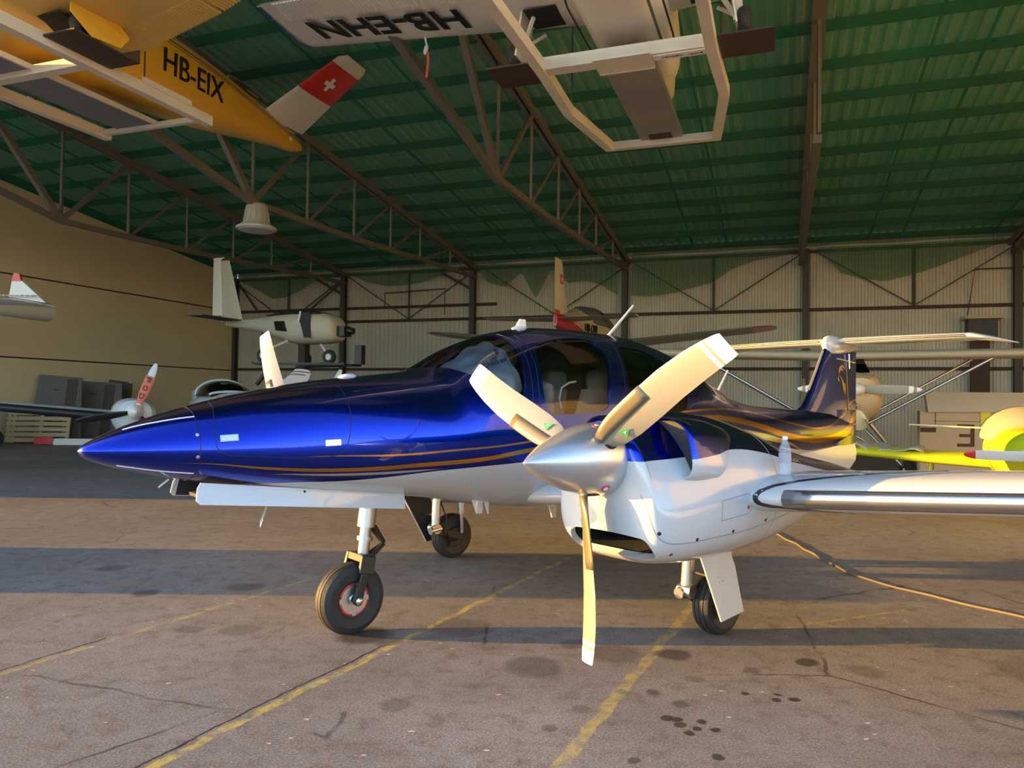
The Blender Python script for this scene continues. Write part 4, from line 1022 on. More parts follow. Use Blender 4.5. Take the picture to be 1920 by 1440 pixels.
part('label', PM('bottle_label', (.60, .50, .56), .5, alpha=.6, var=.2), BO, lambda m: m.lathe([(.0325, .065), (.0325, .115)], n=24, cap=False))
part('cap', 'tipwhite', BO, lambda m: m.lathe([(.0145, .19), (.0145, .205), (.012, .208)], n=18))
# ================================================================ other aircraft and clutter
AD = lambda a, d, z=0: HA*a+HD*d+Vector((0, 0, z))
RZ_D = math.atan2(HD.y, HD.x)
def fus(parent, mat, st, name='fuselage', n=32, nu=2.2, nl=2.4, ang=50, zw=None):
    """st = [(x,zt,zb,w)], smoothed along x"""
    st = sorted(st); xs = [q[0] for q in st]; ff = [pchip(xs, [q[i] for q in st]) for i in (1, 2, 3)]
    m = MB(); N = 40; rr = []
    for i in range(N+1):
        x = lerp(xs[0], xs[-1], i/N); zt, zb, w = ff[0](x), ff[1](x), ff[2](x); rr.append(superring(x, zt, zb, w, (zt+zb)/2 if zw is None else zb+(zt-zb)*zw, nu, nl, n))
    m.loft(rr); return m.build(name, mat, parent, ang=ang)
def wing(parent, mat, st, name='wing', n=12, camber=.02): return part(name, mat, parent, lambda m: m.loft(wing_rings(st, n, camber)), ang=60)
def fit_text(name, txt, mat, parent, o, xd, yd, w, h, depth=.002, bold=0.0):
    t = text_mesh(name, txt, mat, parent, Matrix.Identity(4), 1.0, depth, offset=bold)
    xs = [v.co.x for v in t.data.vertices]; ys = [v.co.y for v in t.data.vertices]
    sx = w/(max(xs)-min(xs)); sy = h/(max(ys)-min(ys)); cx = (max(xs)+min(xs))/2; cy = (max(ys)+min(ys))/2
    t.data.transform(Matrix.Diagonal((sx, sy, 1, 1)) @ Matrix.Translation((-cx, -cy, 0))); t.data.transform(axes(o, xd, yd)); return t
def simple_wheel(parent, c, r, w, ax=(0, 1, 0)):
    t = part('tyre', 'rubber', parent, lambda m: m.lathe([(r*.45, -w*.4), (r*.8, -w*.5), (r*.95, -w*.35), (r, -w*.15), (r, w*.15), (r*.95, w*.35), (r*.8, w*.5), (r*.45, w*.4)], c, ax, 28, cap=False), ang=40)
    part('rim', 'grimy', parent, lambda m: m.lathe([(r*.46, -w*.38), (r*.3, -w*.3), (r*.12, -w*.34), (r*.12, w*.34), (r*.3, w*.3), (r*.46, w*.38)], c, ax, 24), ang=40)
    return t
def corrugated(parent, name, mat, P0, P1, P2, P3, n=30, d=.012, th=.02):
    """plate between chord edges P0-P1 (front, inboard->outboard) and P3-P2 (rear), with chordwise ridges"""
    P0, P1, P2, P3 = map(Vector, (P0, P1, P2, P3)); nn = (P1-P0).cross(P3-P0).normalized(); m = MB()
    k = n*4; b = len(m.v)
    for i in range(k+1):
        t = i/k; off = (0, d, d, 0)[i % 4]
        m.add(P0.lerp(P1, t)-nn*off); m.add(P3.lerp(P2, t)-nn*off); m.add(P3.lerp(P2, t)+nn*th); m.add(P0.lerp(P1, t)+nn*th)
    for i in range(k):
        a = b+4*i
        for q in range(4): m.face(a+q, a+(q+1) % 4, a+4+(q+1) % 4, a+4+q)
    m.face(b, b+1, b+2, b+3); m.face(b+4*k+3, b+4*k+2, b+4*k+1, b+4*k)
    return m.build(name, mat, parent, smooth=False)
M['corr'] = M['grimy']
M['yellowdull'] = PM('aged_yellow_paint', (.66, .45, .13), .45, coat=.2, var=.18, vs=1.2)
M['creamy'] = PM('pale_yellow_paint', (.66, .56, .33), .45, coat=.2, var=.1, vs=1.5)
M['liftwhite'] = PM('chipped_white_steel', (.66, .61, .50), .5, var=.18, vs=2.5)
M['board'] = PM('grey_board', (.18, .18, .19), .7, var=.15)
M['zinc'] = PM('zinc_plate', (.34, .32, .29), .45, .4, var=.25, vs=1.5)
M['soot'] = PM('sooty_plate', (.055, .03, .018), .6, var=.5, vs=2)

# ---------------------------------------------------------------- lifts
def lift(origin, rz, label, xn, xe, tray, sticker=False, boards=None, name='aircraft_lift'):
    """frame of white beams in the plane's own axes, x along the centreline; z absolute"""
    T = thing(name, label, 'lift', origin, rz, group='hanging aircraft lifts'); Z = 5.72
    for s_ in (1, -1):
        pts = [(xn, s_*1.07), (-.4, s_*1.05), (1.05, s_*1.10), (xe, s_*.86)] if tray else [(xn, s_*1.03), (xe, s_*1.03)]
        for i in range(len(pts)-1):
            part('rail', 'liftwhite', T, lambda m: m.beam((*pts[i], Z), (*pts[i+1], Z), .13, .15), smooth=False)
        for x in (lerp(xn, xe, .15), lerp(xn, xe, .72)):
            yy = s_*1.05
            part('cable', 'steel', T, lambda m: m.tube((x, yy, Z), (x, yy, 9.3), .012, n=6))
    return T, Z
oA = AD(-1.88, 9.4)
LA_, Z = lift((oA.x, oA.y, 0), RZ_D, 'white steel lift frame with zinc nose wheel tray under the white aircraft', -3.4, 2.75, True)
part('cross_beam', 'liftwhite', LA_, lambda m: m.beam((-.4, 1.05, Z+.02), (-.4, -1.05, Z+.02), .2, .16), smooth=False)
part('end_beam', 'liftwhite', LA_, lambda m: m.beam((2.75, .9, Z), (2.75, -.9, Z), .12, .12), smooth=False)
tr_ = part('nose_wheel_tray', 'zinc', LA_, lambda m: (m.box((1.15, 0, Z+.04), (3.2, .62, .02)), m.box((1.15, .32, Z+.08), (3.2, .02, .1)), m.box((1.15, -.32, Z+.08), (3.2, .02, .1))), smooth=False)
part('tray_slot', 'soot', tr_, lambda m: m.box((2.6, 0, Z+.028), (.3, .36, .01)), smooth=False)
part('saddle', 'liftwhite', LA_, lambda m: (m.box((-.36, 0, Z-.06), (.42, .70, .03)), m.box((-.15, 0, Z-.03), (.03, .70, .10))), smooth=False)
for s_ in (1, -1):
    part('wheel_tray', 'soot', LA_, lambda m: (m.box((-.25, s_*1.45, Z+.03), (.62, .62, .02)), m.box((.05, s_*1.45, Z+.12), (.02, .62, .2))), smooth=False)
stk = part('sticker', 'tipwhite', LA_, lambda m: m.box((-.4, -.68, Z-.065), (.12, .62, .012)), smooth=False)
fit_text('sticker_text', 'Laudlair', 'ink', stk, (-.385, -.60, Z-.073), (0, -1, 0), (1, 0, 0), .25, .05, .001)
fit_text('sticker_text', '1300kg', 'ink', stk, (-.385, -.87, Z-.073), (0, -1, 0), (1, 0, 0), .17, .045, .001)

# ---------------------------------------------------------------- white hung aircraft
HA1 = thing('hanging_aircraft', 'white low-wing aircraft hung under the roof, black registration letters under its wing', 'aircraft', (oA.x, oA.y, 0), RZ_D, group='aircraft hung on lifts')
fus(HA1, 'grimy', [(2.0, 6.62, 6.40, .12), (1.9, 6.75, 6.3, .25), (1.6, 6.95, 6.14, .42), (.8, 7.05, 6.03, .52), (0, 7.3, 6.0, .56), (-1, 7.45, 6.0, .56), (-2, 7.2, 6.08, .45), (-3.6, 6.95, 6.35, .25), (-5, 6.9, 6.6, .08)], nl=3.0)
part('nose_cowl', 'creamy', HA1, lambda m: m.loft([superring(x, zt, zb, w, (zt+zb)/2, 2.3, 2.6, 28) for x, zt, zb, w in ((1.2, 6.6, 5.93, .38), (1.6, 6.5, 5.90, .36), (1.95, 6.45, 5.98, .30), (2.1, 6.4, 6.1, .2))]))
W1 = [(.0, 0, 6.38, 1.55, .15), (.0, 1.5, 6.50, 1.55, .15), (0, 4.75, 6.76, 1.25, .14), (-.05, 4.87, 6.77, 1.15, .10)]
wl_ = wing(HA1, 'grimy', W1); wr_ = wing(HA1, 'grimy', [(a, -y, z, c, t) for a, y, z, c, t in W1])
def w1z(y): return 6.38+.08*y
def under(x, y, k=.012): 
    c = lerp(1.55, 1.25, max(0, (y-1.5)/3.25)); xc = max(.002, min(.99, -x/c)); yt = 5*.147*c*(.2969*sqrt(xc)-.126*xc-.3516*xc*xc+.2843*xc**3-.1030*xc**4); yc = .02*4*xc*(1-xc)*.9*c
    return w1z(y)+yc-yt-k
corrugated(wl_, 'aileron', 'grimy', (-.93, 2.55, under(-.93, 2.55)), (-.86, 4.6, under(-.86, 4.6)), (-1.235, 4.6, under(-1.235, 4.6)), (-1.40, 2.55, under(-1.40, 2.55)), 34)
corrugated(wl_, 'flap', 'grimy', (-.98, .7, under(-.98, .7)), (-.93, 2.5, under(-.93, 2.5)), (-1.41, 2.5, under(-1.41, 2.5)), (-1.5, .7, under(-1.5, .7)), 30)
part('tip_stripe', PM('blue_stripe', (.03, .07, .25), .4), wl_, lambda m: [m.beam((-.02-.3*i, 4.83, under(-.02-.3*i if i else -.02, 4.83)+.0), (-.3-.3*i, 4.83, under(-.3-.3*i, 4.83)), .045, .006) for i in range(4)], smooth=False)
mid = Vector((-.60, 3.2, under(-.60, 3.2)-.004))
sl = (Vector((-.6, 4.2, under(-.6, 4.2)))-Vector((-.6, 2.2, under(-.6, 2.2)))).normalized()
fit_text('registration_letters', 'HB-EHN', 'ink', wl_, mid+Vector((0, 0, -.012)), sl, (1, 0, .03), 2.3, .52, .002, .025)
for s_ in (1, -1):
    lg = part('gear_leg', 'grimy', HA1, lambda m: (m.beam((-.35, s_*1.30, 6.55), (-.35, s_*1.36, 5.98), .09, .12), m.beam((-.1, s_*1.1, 6.3), (-.33, s_*1.33, 6.05), .04, .04), m.beam((-.6, s_*1.1, 6.3), (-.37, s_*1.33, 6.02), .04, .04)), smooth=False)
    simple_wheel(HA1, (-.3, s_*1.42, Z+.235), .195, .15)
    part('gear_bay', 'dark', HA1, lambda m: m.box((-.45, s_*1.0, under(-.45, 1.0)-.002), (.5, .42, .012)), smooth=False)
    part('gear_door', 'grimy', HA1, lambda m: m.prism([(-.15, s_*1.24, 6.47), (-.62, s_*1.24, 6.45), (-.58, s_*1.34, 5.86), (-.2, s_*1.34, 5.86)], (0, s_*.02, 0)), smooth=False)
part('walkway_strip', 'tarp', HA1, lambda m: m.box((-.55, -.42, 6.005), (1.6, .03, .02)), smooth=False)
part('belly_seam', 'ink', HA1, lambda m: [m.path([(-1.9, s_*.50, 6.28), (-1.0, s_*.545, 6.12), (0, s_*.545, 6.12), (.5, s_*.52, 6.15)], .012, 6) for s_ in (1, -1)])
part('exhaust', 'rust', HA1, lambda m: m.path([(1.2, -.22, 6.0), (.9, -.24, 5.93), (.75, -.24, 5.92)], .035, 10))
part('nose_leg', 'grimy', HA1, lambda m: m.tube((1.35, 0, 6.1), (1.45, 0, Z+.2), .04))
simple_wheel(HA1, (1.45, 0, Z+.22), .165, .13)
wing(HA1, 'grimy', [(-4.3, -1.8, 6.75, .6, .1), (-4.2, 0, 6.75, .9, .1), (-4.3, 1.8, 6.75, .6, .1)], 'tailplane')
part('fin', 'grimy', HA1, lambda m: m.loft(fin_rings([(-3.9, 6.9, 1.1, .08), (-4.4, 7.9, .6, .08)])), ang=60)
# pitot cover with red streamer
pw = Vector((-.12, 2.87, under(-.12, 2.87)))
RB = thing('pitot_cover', 'red warning streamer on a white pitot cover below the white wing', 'streamer', (oA.x, oA.y, 0), RZ_D)
part('cover', 'tipwhite', RB, lambda m: (m.path([pw+Vector((0, 0, .04)), pw+Vector((.06, 0, -.06)), pw+Vector((.1, 0, -.12))], .016), m.lathe([(.02, 0), (.032, .05), (.03, .12), (.015, .15)], pw+Vector((.05, .02, -.20)), (.3, -.1, 1), 12)))
part('streamer', PM('red_ribbon', (.55, .10, .06), .6), RB, lambda m: m.grid(lambda a, b: pw+Vector((.06+.02*sin(b*5), -.02+.04*(a-.5), -.18-.36*b)), 2, 8), flip=False, solid=.003)

# ---------------------------------------------------------------- yellow V-tail hung aircraft
oB = AD(-9.4, 8.6); RZB = RZ_D+pi
HB = thing('hanging_aircraft', 'yellow V-tail aircraft hung under the roof, white cross on red tail', 'aircraft', (oB.x, oB.y, 0), RZB, group='aircraft hung on lifts')
M['yel2'] = paint_mat('yellow_cream_fuselage', [[(-4.5, 6.74), (-3, 6.86), (-1, 7.02), (2, 7.05), (5, 6.8)], ([(-4.4, 6.70), (-3, 6.80), (-1, 6.95), (2, 6.98)], [(-5, .012), (5, .012)], (.06, .02, .01)), ([(-4.4, 6.66), (-3, 6.755), (-1, 6.89), (2, 6.92)], [(-5, .008), (5, .008)], (.06, .02, .01))], top=(.64, .52, .27), low=(.70, .38, .03), metal=0, rng=(-5, 5, 5, 9), rough=.4, coat=.3)
fus(HB, 'yel2', [(-4.28, 6.66, 6.56, .03), (-4.2, 6.72, 6.50, .07), (-3.5, 6.88, 6.40, .17), (-2.5, 7.05, 6.24, .31), (-1.2, 7.2, 6.04, .47), (0, 7.3, 5.95, .54), (1.5, 7.5, 5.92, .58), (2.6, 7.2, 5.95, .55), (4, 6.9, 6.1, .42), (4.6, 6.6, 6.35, .15)], nl=3.0)
W2 = [(2.85, 0, 6.04, 2.05, .15), (2.85, .6, 6.08, 2.05, .15), (2.75, 5.0, 6.54, 1.05, .13), (2.55, 5.15, 6.55, .8, .1)]
wlb = wing(HB, 'yellowdull', W2); wing(HB, 'yellowdull', [(a, -y, z, c, t) for a, y, z, c, t in W2])
def ub(x, y, k=.012):
    t = max(0, (y-.6)/4.4); c = lerp(2.05, 1.05, t); xl_ = lerp(2.85, 2.75, t); z0 = lerp(6.08, 6.54, t); xc = max(.002, min(.99, (xl_-x)/c)); yt = 5*.147*c*(.2969*sqrt(xc)-.126*xc-.3516*xc*xc+.2843*xc**3-.1030*xc**4)
    return z0+.02*4*xc*(1-xc)*.9*c-yt-k
corrugated(wlb, 'flap', 'yellowdull', (1.380, .62, ub(1.380, .62)), (1.600, 2.75, ub(1.600, 2.75)), (1.160, 2.75, ub(1.160, 2.75)), (0.820, .62, ub(0.820, .62)), 44)
corrugated(wlb, 'aileron', 'yellowdull', (1.620, 2.8, ub(1.620, 2.8)), (1.900, 4.7, ub(1.900, 4.7)), (1.660, 4.7, ub(1.660, 4.7)), (1.180, 2.8, ub(1.180, 2.8)), 34)
part('wing_seam', 'ink', wlb, lambda m: m.path([(2.800, .62, ub(2.800, .62)), (2.400, .60, ub(2.400, .6)), (1.500, .58, ub(1.500, .58)), (.9, .56, 6.05)], .010, 6))
part('gear_bay', 'dark', wlb, lambda m: m.box((2.0, 1.0, ub(2.0, 1.0)), (.5, .62, .012)), smooth=False)
part('gear_leg', 'black', HB, lambda m: (m.tube((1.950, 1.36, 6.2), (1.920, 1.36, 5.98), .05), m.beam((1.970, .95, 6.2), (1.940, 1.3, 6.0), .06, .05)))
simple_wheel(HB, (1.920, 1.38, Z+.25), .21, .16)
part('gear_leg', 'black', HB, lambda m: m.tube((1.950, -1.36, 6.2), (1.920, -1.36, 5.98), .05)); simple_wheel(HB, (1.920, -1.38, Z+.25), .21, .16)
part('gear_door', 'yellow', HB, lambda m: m.prism([(2.250, 1.50, 6.16), (1.550, 1.50, 6.12), (1.480, 1.58, 5.98), (1.650, 1.62, 5.78), (2.050, 1.62, 5.74), (2.300, 1.56, 5.95)], (0, .02, 0)), smooth=False)
part('exhaust_fairing', 'yellow', HB, lambda m: m.box((3.2, .25, 5.98), (.8, .1, .06)), smooth=False)
part('nose_leg', 'black', HB, lambda m: m.tube((3.4, 0, 6.1), (3.45, 0, Z+.2), .04)); simple_wheel(HB, (3.45, 0, Z+.22), .17, .13)
def vt(s_, f):
    """rings of the V tail surface from fraction f0 to f1"""
    rings = []
    for t in f:
        xle = lerp(-2.95, -3.62, t); y = lerp(.06, 1.42, t)*s_; z = lerp(6.88, 8.12, t); c = lerp(1.28, .88, t)
        if t > .93: xle -= .12*(t-.93)/.07; c -= .2*(t-.93)/.07
        N = Vector((0, -s_*.63, .78))
        rings.append([(xle-a*c, y+N.y*b*c, z+N.z*b*c) for a, b in airfoil(10, .09, 0)])
    return rings
for s_ in (1, -1):
    v_ = part('ruddervator', 'offwhite', HB, lambda m: m.loft(vt(s_, [0, .2, .44])), ang=60)
    part('ruddervator_flag', 'red', v_, lambda m: m.loft(vt(s_, [.44, .6, .86])), ang=60)
    part('ruddervator_tip', 'offwhite', v_, lambda m: m.loft(vt(s_, [.86, .93, .97, 1.0])), ang=60)
    for sd_ in (1, -1):
        xle = lerp(-2.95, -3.62, .64); c = lerp(1.28, .88, .64); cen = Vector((xle-.46*c, s_*lerp(.06, 1.42, .64), lerp(6.88, 8.12, .64)))+Vector((0, -s_*.63, .78))*sd_*(.045*c)
        ax1 = Vector((0, s_*.78, .63)); ax2 = Vector((-1, 0, 0)); R3 = Matrix((ax2, ax1, ax2.cross(ax1))).transposed()
        part('swiss_cross', 'tipwhite', v_, lambda m: (m.box(cen, (.30, .09, .012), R3), m.box(cen, (.09, .30, .0125), R3)), smooth=False)
fit_text('registration_letters', 'HB-EIX', 'ink', HB, (-.80, .503, 6.60), (-1, -.065, .02), (-.02, .06, 1), 1.38, .35, .012)
part('tail_lens', 'tipwhite', HB, lambda m: m.lathe([(.05, 0), (.04, .02), (.01, .03)], (-3.75, .13, 6.62), (0, 1, .1), 12))
LB_, Z = lift((oB.x, oB.y, 0), RZB, 'white steel lift frame with grey boards under the yellow aircraft', 4.0, -.55, False)
for x0, x1 in ((4.0, 1.62), (1.55, -.5)):
    b_ = part('board', 'board', LB_, lambda m: m.box(((x0+x1)/2, -.28, Z+.03), (abs(x1-x0)-.08, .78, .03)), smooth=False)
    part('board_edge', 'liftwhite', b_, lambda m: m.box(((x0+x1)/2, .14, Z+.02), (abs(x1-x0)-.08, .04, .07)), smooth=False)
part('cross_beam', 'liftwhite', LB_, lambda m: m.beam((1.6, 1.0, Z), (1.6, -1.0, Z), .14, .12), smooth=False)
part('end_beam', 'liftwhite', LB_, lambda m: m.beam((-.42, 1.0, Z), (-.42, -1.0, Z), .08, .08), smooth=False)
for s_ in (1, -1):
    part('wheel_tray', 'soot', LB_, lambda m: (m.box((1.80, s_*1.36, Z+.02), (.95, .5, .02)), m.box((1.34, s_*1.36, Z+.10), (.02, .5, .16))), smooth=False)
    part('perforated_plate', 'liftwhite', LB_, lambda m: m.box((.35, s_*1.1, Z+.1), (.9, .02, .08)), smooth=False)

# ---------------------------------------------------------------- white high-wing machine on a mast lift, left rear
C0 = Vector((-6.02, 20.0, 0)); RZC = -AL
MC = thing('light_aircraft', 'pale high-wing light aircraft with tall fin raised on a dark mast lift', 'aircraft', C0, RZC, group='aircraft parked at the rear of the hangar')
M['pale'] = PM('pale_fabric_paint', (.50, .45, .33), .5, var=.06)
fus(MC, 'pale', [(1.62, 3.45, 2.98, .30), (1.55, 3.56, 2.93, .38), (1.1, 3.70, 2.88, .47), (.5, 3.74, 2.87, .50), (.0, 3.70, 2.97, .45), (-.8, 3.62, 3.2, .28), (-2.05, 3.56, 3.42, .05)], nu=3, nl=2.6)
part('fin', 'pale', MC, lambda m: m.loft(fin_rings([(-1.50, 3.55, .72, .06), (-2.0, 5.25, .36, .06)])), ang=60)
part('rudder', 'offwhite', MC, lambda m: m.loft(fin_rings([(-2.21, 3.72, .34, .05), (-2.29, 5.28, .26, .05), (-2.15, 5.34, .40, .05)])), ang=60)
wing(MC, 'tarp', [(-1.5, -1.5, 3.56, .6, .08), (-1.45, 0, 3.56, .7, .08), (-1.5, 1.5, 3.56, .6, .08)], 'tailplane')
part('cabin_roof', 'dark', MC, lambda m: m.loft([superring(x, z, 3.62, w, 3.66, n=16) for x, z, w in ((1.2, 3.7, .4), (.7, 3.80, .5), (.1, 3.78, .45), (-.5, 3.64, .3))]))
for s_ in (-1, 1):
    part('side_window', 'smoke', MC, lambda m: m.prism([(.22, s_*.475, 3.46), (-.12, s_*.445, 3.46), (-.05, s_*.45, 3.22), (.32, s_*.485, 3.18)], (0, s_*.02, 0)), smooth=False)
    part('door_window', 'dark', MC, lambda m: m.prism([(1.02, s_*.47, 3.66), (.78, s_*.475, 3.67), (.72, s_*.485, 3.45), (.86, s_*.49, 3.02), (1.05, s_*.48, 3.02)], (0, s_*.02, 0)), smooth=False)
    part('door_frame', 'offwhite', MC, lambda m: m.beam((.74, s_*.50, 3.70), (.68, s_*.505, 3.42), .03, .04), smooth=False)
part('engine', 'black', MC, lambda m: (m.box((1.72, 0, 3.2), (.25, .34, .26)), m.tube((1.7, 0, 3.25), (2.02, 0, 3.2), .09)), smooth=False)
part('gear_leg', 'offwhite', MC, lambda m: m.path([(.2, -.3, 2.95), (.0, -.75, 2.72), (-.05, -.85, 2.6)], .035)); part('gear_leg', 'offwhite', MC, lambda m: m.path([(.2, .3, 2.95), (.0, .75, 2.72), (-.05, .85, 2.6)], .035))
part('nose_leg', 'offwhite', MC, lambda m: m.tube((1.0, 0, 2.92), (1.25, 0, 2.6), .03))
simple_wheel(MC, (1.3, 0, 2.54), .19, .13); simple_wheel(MC, (-.08, -.9, 2.54), .18, .13); simple_wheel(MC, (-.08, .9, 2.54), .18, .13)
part('wing_strut', 'dark', MC, lambda m: m.tube((-.75, -.1, 3.2), (-.3, -.2, 2.5), .03))
MCL = thing('mast_lift', 'dark steel mast lift with long arms under the pale high-wing aircraft', 'lift', C0, RZC)
part('mast', 'rust', MCL, lambda m: m.box((.15, .5, 1.5), (.22, .22, 3.0)), smooth=False)
part('base', 'rust', MCL, lambda m: m.box((.15, .5, .04), (1.2, 1.2, .08)), smooth=False)
for s_ in (-1, 1): part('arm', 'black', MCL, lambda m: (m.beam((-.3, s_*.9, 2.32), (2.0, s_*.35, 2.34), .14, .06), m.box((-.08, s_*.9, 2.33), (.5, .3, .05))), smooth=False)
part('nose_tray', 'black', MCL, lambda m: m.box((1.4, 0, 2.32), (1.4, .5, .05)), smooth=False)
part('stay', 'black', MCL, lambda m: m.beam((-.3, -.3, 2.3), (-.75, -.3, 1.8), .08, .08), smooth=False)
part('back_stop', 'black', MCL, lambda m: m.box((2.1, .2, 2.6), (.2, .2, .5)), smooth=False)

# ---------------------------------------------------------------- cream and red aircraft in the middle, raised
D0 = Vector((1.02, 17.5, 0))
CR = thing('light_aircraft', 'cream and red low-wing aircraft raised near the back wall with red wing tip', 'aircraft', D0, RZ_D, group='aircraft parked at the rear of the hangar')
M['creamred'] = paint_mat('cream_over_red', [[(-.5, 3.75), (.3, 3.55), (.9, 3.35), (1.8, 3.17), (3.0, 3.02), (6, 3.0)], ([(-.5, 3.7), (1.8, 3.14), (3.0, 2.98)], [(-1, .01), (6, .01)], (.6, .5, .3))], top=(.60, .47, .24), low=(.42, .02, .02), metal=0, rng=(-1, 7, 2, 5), rough=.4, coat=.3)
fus(CR, 'creamred', [(-.1, 3.50, 3.22, .05), (.5, 3.58, 3.12, .16), (1.2, 3.72, 3.02, .30), (2.2, 3.92, 2.92, .47), (3.0, 3.98, 2.86, .55), (3.6, 3.85, 2.85, .55), (4.2, 3.55, 2.86, .5), (5.4, 3.45, 2.95, .36), (5.8, 3.3, 3.1, .12)])
part('fin', 'cream', CR, lambda m: m.loft(fin_rings([(1.0, 3.5, 1.15, .07), (.45, 4.75, .62, .07), (.38, 4.84, .52, .05)])), ang=60)
part('rudder_base', 'red', CR, lambda m: m.loft(fin_rings([(.35, 3.3, .5, .12), (.35, 3.62, .5, .1)])), ang=60)
part('flag', 'red', CR, lambda m: [m.box((.32, s_*.03, 4.38), (.24, .012, .22)) for s_ in (1, -1)], smooth=False)
part('flag_cross', 'tipwhite', CR, lambda m: [(m.box((.32, s_*.034, 4.38), (.14, .012, .045)), m.box((.32, s_*.034, 4.38), (.045, .0125, .14))) for s_ in (1, -1)], smooth=False)
wing(CR, 'pale', [(.55, -1.85, 3.46, .62, .09), (.75, 0, 3.42, .85, .10), (.55, 1.85, 3.46, .62, .09)], 'tailplane')
for s_ in (1, -1):
    w_ = wing(CR, 'pale', [(3.9, s_*.3, 2.98, 1.5, .14), (3.75, s_*4.3, 3.36, 1.15, .13)], 'wing')
    part('wing_tip', 'red', w_, lambda m: m.loft(wing_rings([(3.75, s_*4.3, 3.36, 1.15, .13), (3.68, s_*4.7, 3.4, .95, .12), (3.5, s_*4.85, 3.41, .55, .1)], 12)), ang=60)
    simple_wheel(CR, (3.0, s_*1.3, 2.55), .2, .14); part('gear_leg', 'pale', CR, lambda m: m.tube((3.0, s_*1.3, 3.0), (3.0, s_*1.3, 2.6), .05))
part('cabin_glass', 'smoke', CR, lambda m: [m.prism([(3.5, s_*.53, 3.55), (2.6, s_*.53, 3.62), (2.7, s_*.42, 3.85), (3.4, s_*.42, 3.82)], (0, s_*.03, 0)) for s_ in (1, -1)], smooth=False)
part('canopy_cover', 'tarp', CR, lambda m: m.loft([superring(x, z, 3.4, w, 3.5, n=20) for x, z, w in ((1.6, 3.83, .34), (2.2, 3.97, .50), (3.0, 4.03, .58), (3.7, 3.88, .58), (4.0, 3.7, .5))]))
fit_text('registration_letters', 'HB-OVI', 'ink', CR, (1.72, -.415, 3.33), (1, -.17, 0), (0, 0, 1), .75, .2, .01)
CRL = thing('scissor_lift', 'dark steel lift post carrying the cream and red aircraft', 'lift', D0, RZ_D)
part('mast', 'rust', CRL, lambda m: m.box((3.2, 0, 1.2), (.3, .3, 2.3)), smooth=False)
part('base', 'rust', CRL, lambda m: m.box((3.2, 0, .04), (1.5, 1.5, .08)), smooth=False)
part('arm', 'black', CRL, lambda m: (m.box((3.0, 0, 2.31), (.4, 3.0, .08))), smooth=False)

# ---------------------------------------------------------------- high-wing taildragger behind the tail
E0 = Vector((5.98, 13.4, 0))
TD = thing('light_aircraft', 'tan high-wing taildragger with grey two-blade propeller and wing struts', 'aircraft', E0, -pi/2-radians(13), group='aircraft parked at the rear of the hangar')
M['tan'] = PM('tan_fabric', (.48, .36, .20), .5, var=.1)
fus(TD, 'tan', [(1.0, 1.93, 1.50, .25), (.94, 2.0, 1.35, .38), (.7, 2.02, 1.22, .44), (.2, 2.05, 1.12, .44), (-.2, 2.3, 1.10, .38), (-.6, 2.40, 1.08, .36), (-1.6, 2.25, 1.05, .30), (-3, 1.6, .85, .18), (-5, 1.1, .75, .05)], nu=3, nl=3)
part('chin_cowl', 'creamy', TD, lambda m: m.loft([superring(x, 1.4, zb, w, 1.2, 2, 2.5, 20) for x, zb, w in ((.95, 1.28, .15), (.8, 1.05, .22), (.3, 1.0, .24), (-.1, 1.1, .2))]))
part('windshield', 'smoke', TD, lambda m: m.loft([[(.18, .37, 2.06), (.18, -.37, 2.06), (.16, -.37, 2.05), (.16, .37, 2.05)], [(-.30, .33, 2.40), (-.30, -.33, 2.40), (-.32, -.33, 2.39), (-.32, .33, 2.39)]]), smooth=False)
wing(TD, 'pale', [(-.1, -5.3, 2.46, 1.5, .12), (-.1, 0, 2.36, 1.6, .12), (-.1, 5.3, 2.46, 1.5, .12)])
hz = 1.74
part('spinner', 'grimy', TD, lambda m: m.lathe([(.001, 1.22), (.06, 1.18), (.10, 1.08), (.11, 1.0)], (0, 0, hz), (1, 0, 0), 18))
M['propgrey'] = PM('grey_propeller', (.30, .32, .28), .4)
def pblade(m, r0, r1, s_):
    rr = []
    for i in range(7):
        t = i/6; r = lerp(r0, r1, t); f = (r/.95); hc = .075*sqrt(max(.08, 1-(max(0, f-.55)/.46)**2)); hc = min(hc, .04+.12*r)
        rr.append([(1.06+.012*cos(a)+.3*hc*sin(a), s_*r, hz+hc*sin(a)) for a in [2*pi*k/12 for k in range(12)]])
    m.loft(rr)
for s_ in (1, -1):
    b_ = part('propeller_blade', 'propgrey', TD, lambda m: pblade(m, .08, .76, s_)); part('blade_tip', 'tipwhite', b_, lambda m: pblade(m, .76, .83, s_)); part('blade_tip', 'propgrey', b_, lambda m: pblade(m, .83, .88, s_)); part('blade_tip', 'tipwhite', b_, lambda m: pblade(m, .88, .955, s_))
part('cowl_marking', 'ink', TD, lambda m: (m.box((.99, -.12, 1.50), (.1, .2, .02)), m.box((.99, -.12, 1.44), (.1, .2, .05))), smooth=False)
for s_ in (1, -1):
    part('wing_strut', 'alu', TD, lambda m: m.tube((-.3, s_*.40, 1.12), (-.35, s_*2.55, 2.38), .028)); part('wing_strut', 'alu', TD, lambda m: m.tube((-1.0, s_*.40, 1.15), (-1.2, s_*2.5, 2.40), .025))
    part('gear_leg', 'alu', TD, lambda m: (m.tube((.25, s_*.36, 1.15), (.15, s_*.95, .42), .03), m.tube((-.5, s_*.36, 1.12), (.12, s_*.93, .42), .022), m.tube((.22, s_*.1, .95), (.18, s_*.7, .62), .02)))
    simple_wheel(TD, (.15, s_*1.0, .27), .27, .18)
simple_wheel(TD, (-4.9, 0, .1), .1, .06); part('tail_leg', 'steel', TD, lambda m: m.tube((-4.7, 0, .8), (-4.9, 0, .12), .02))
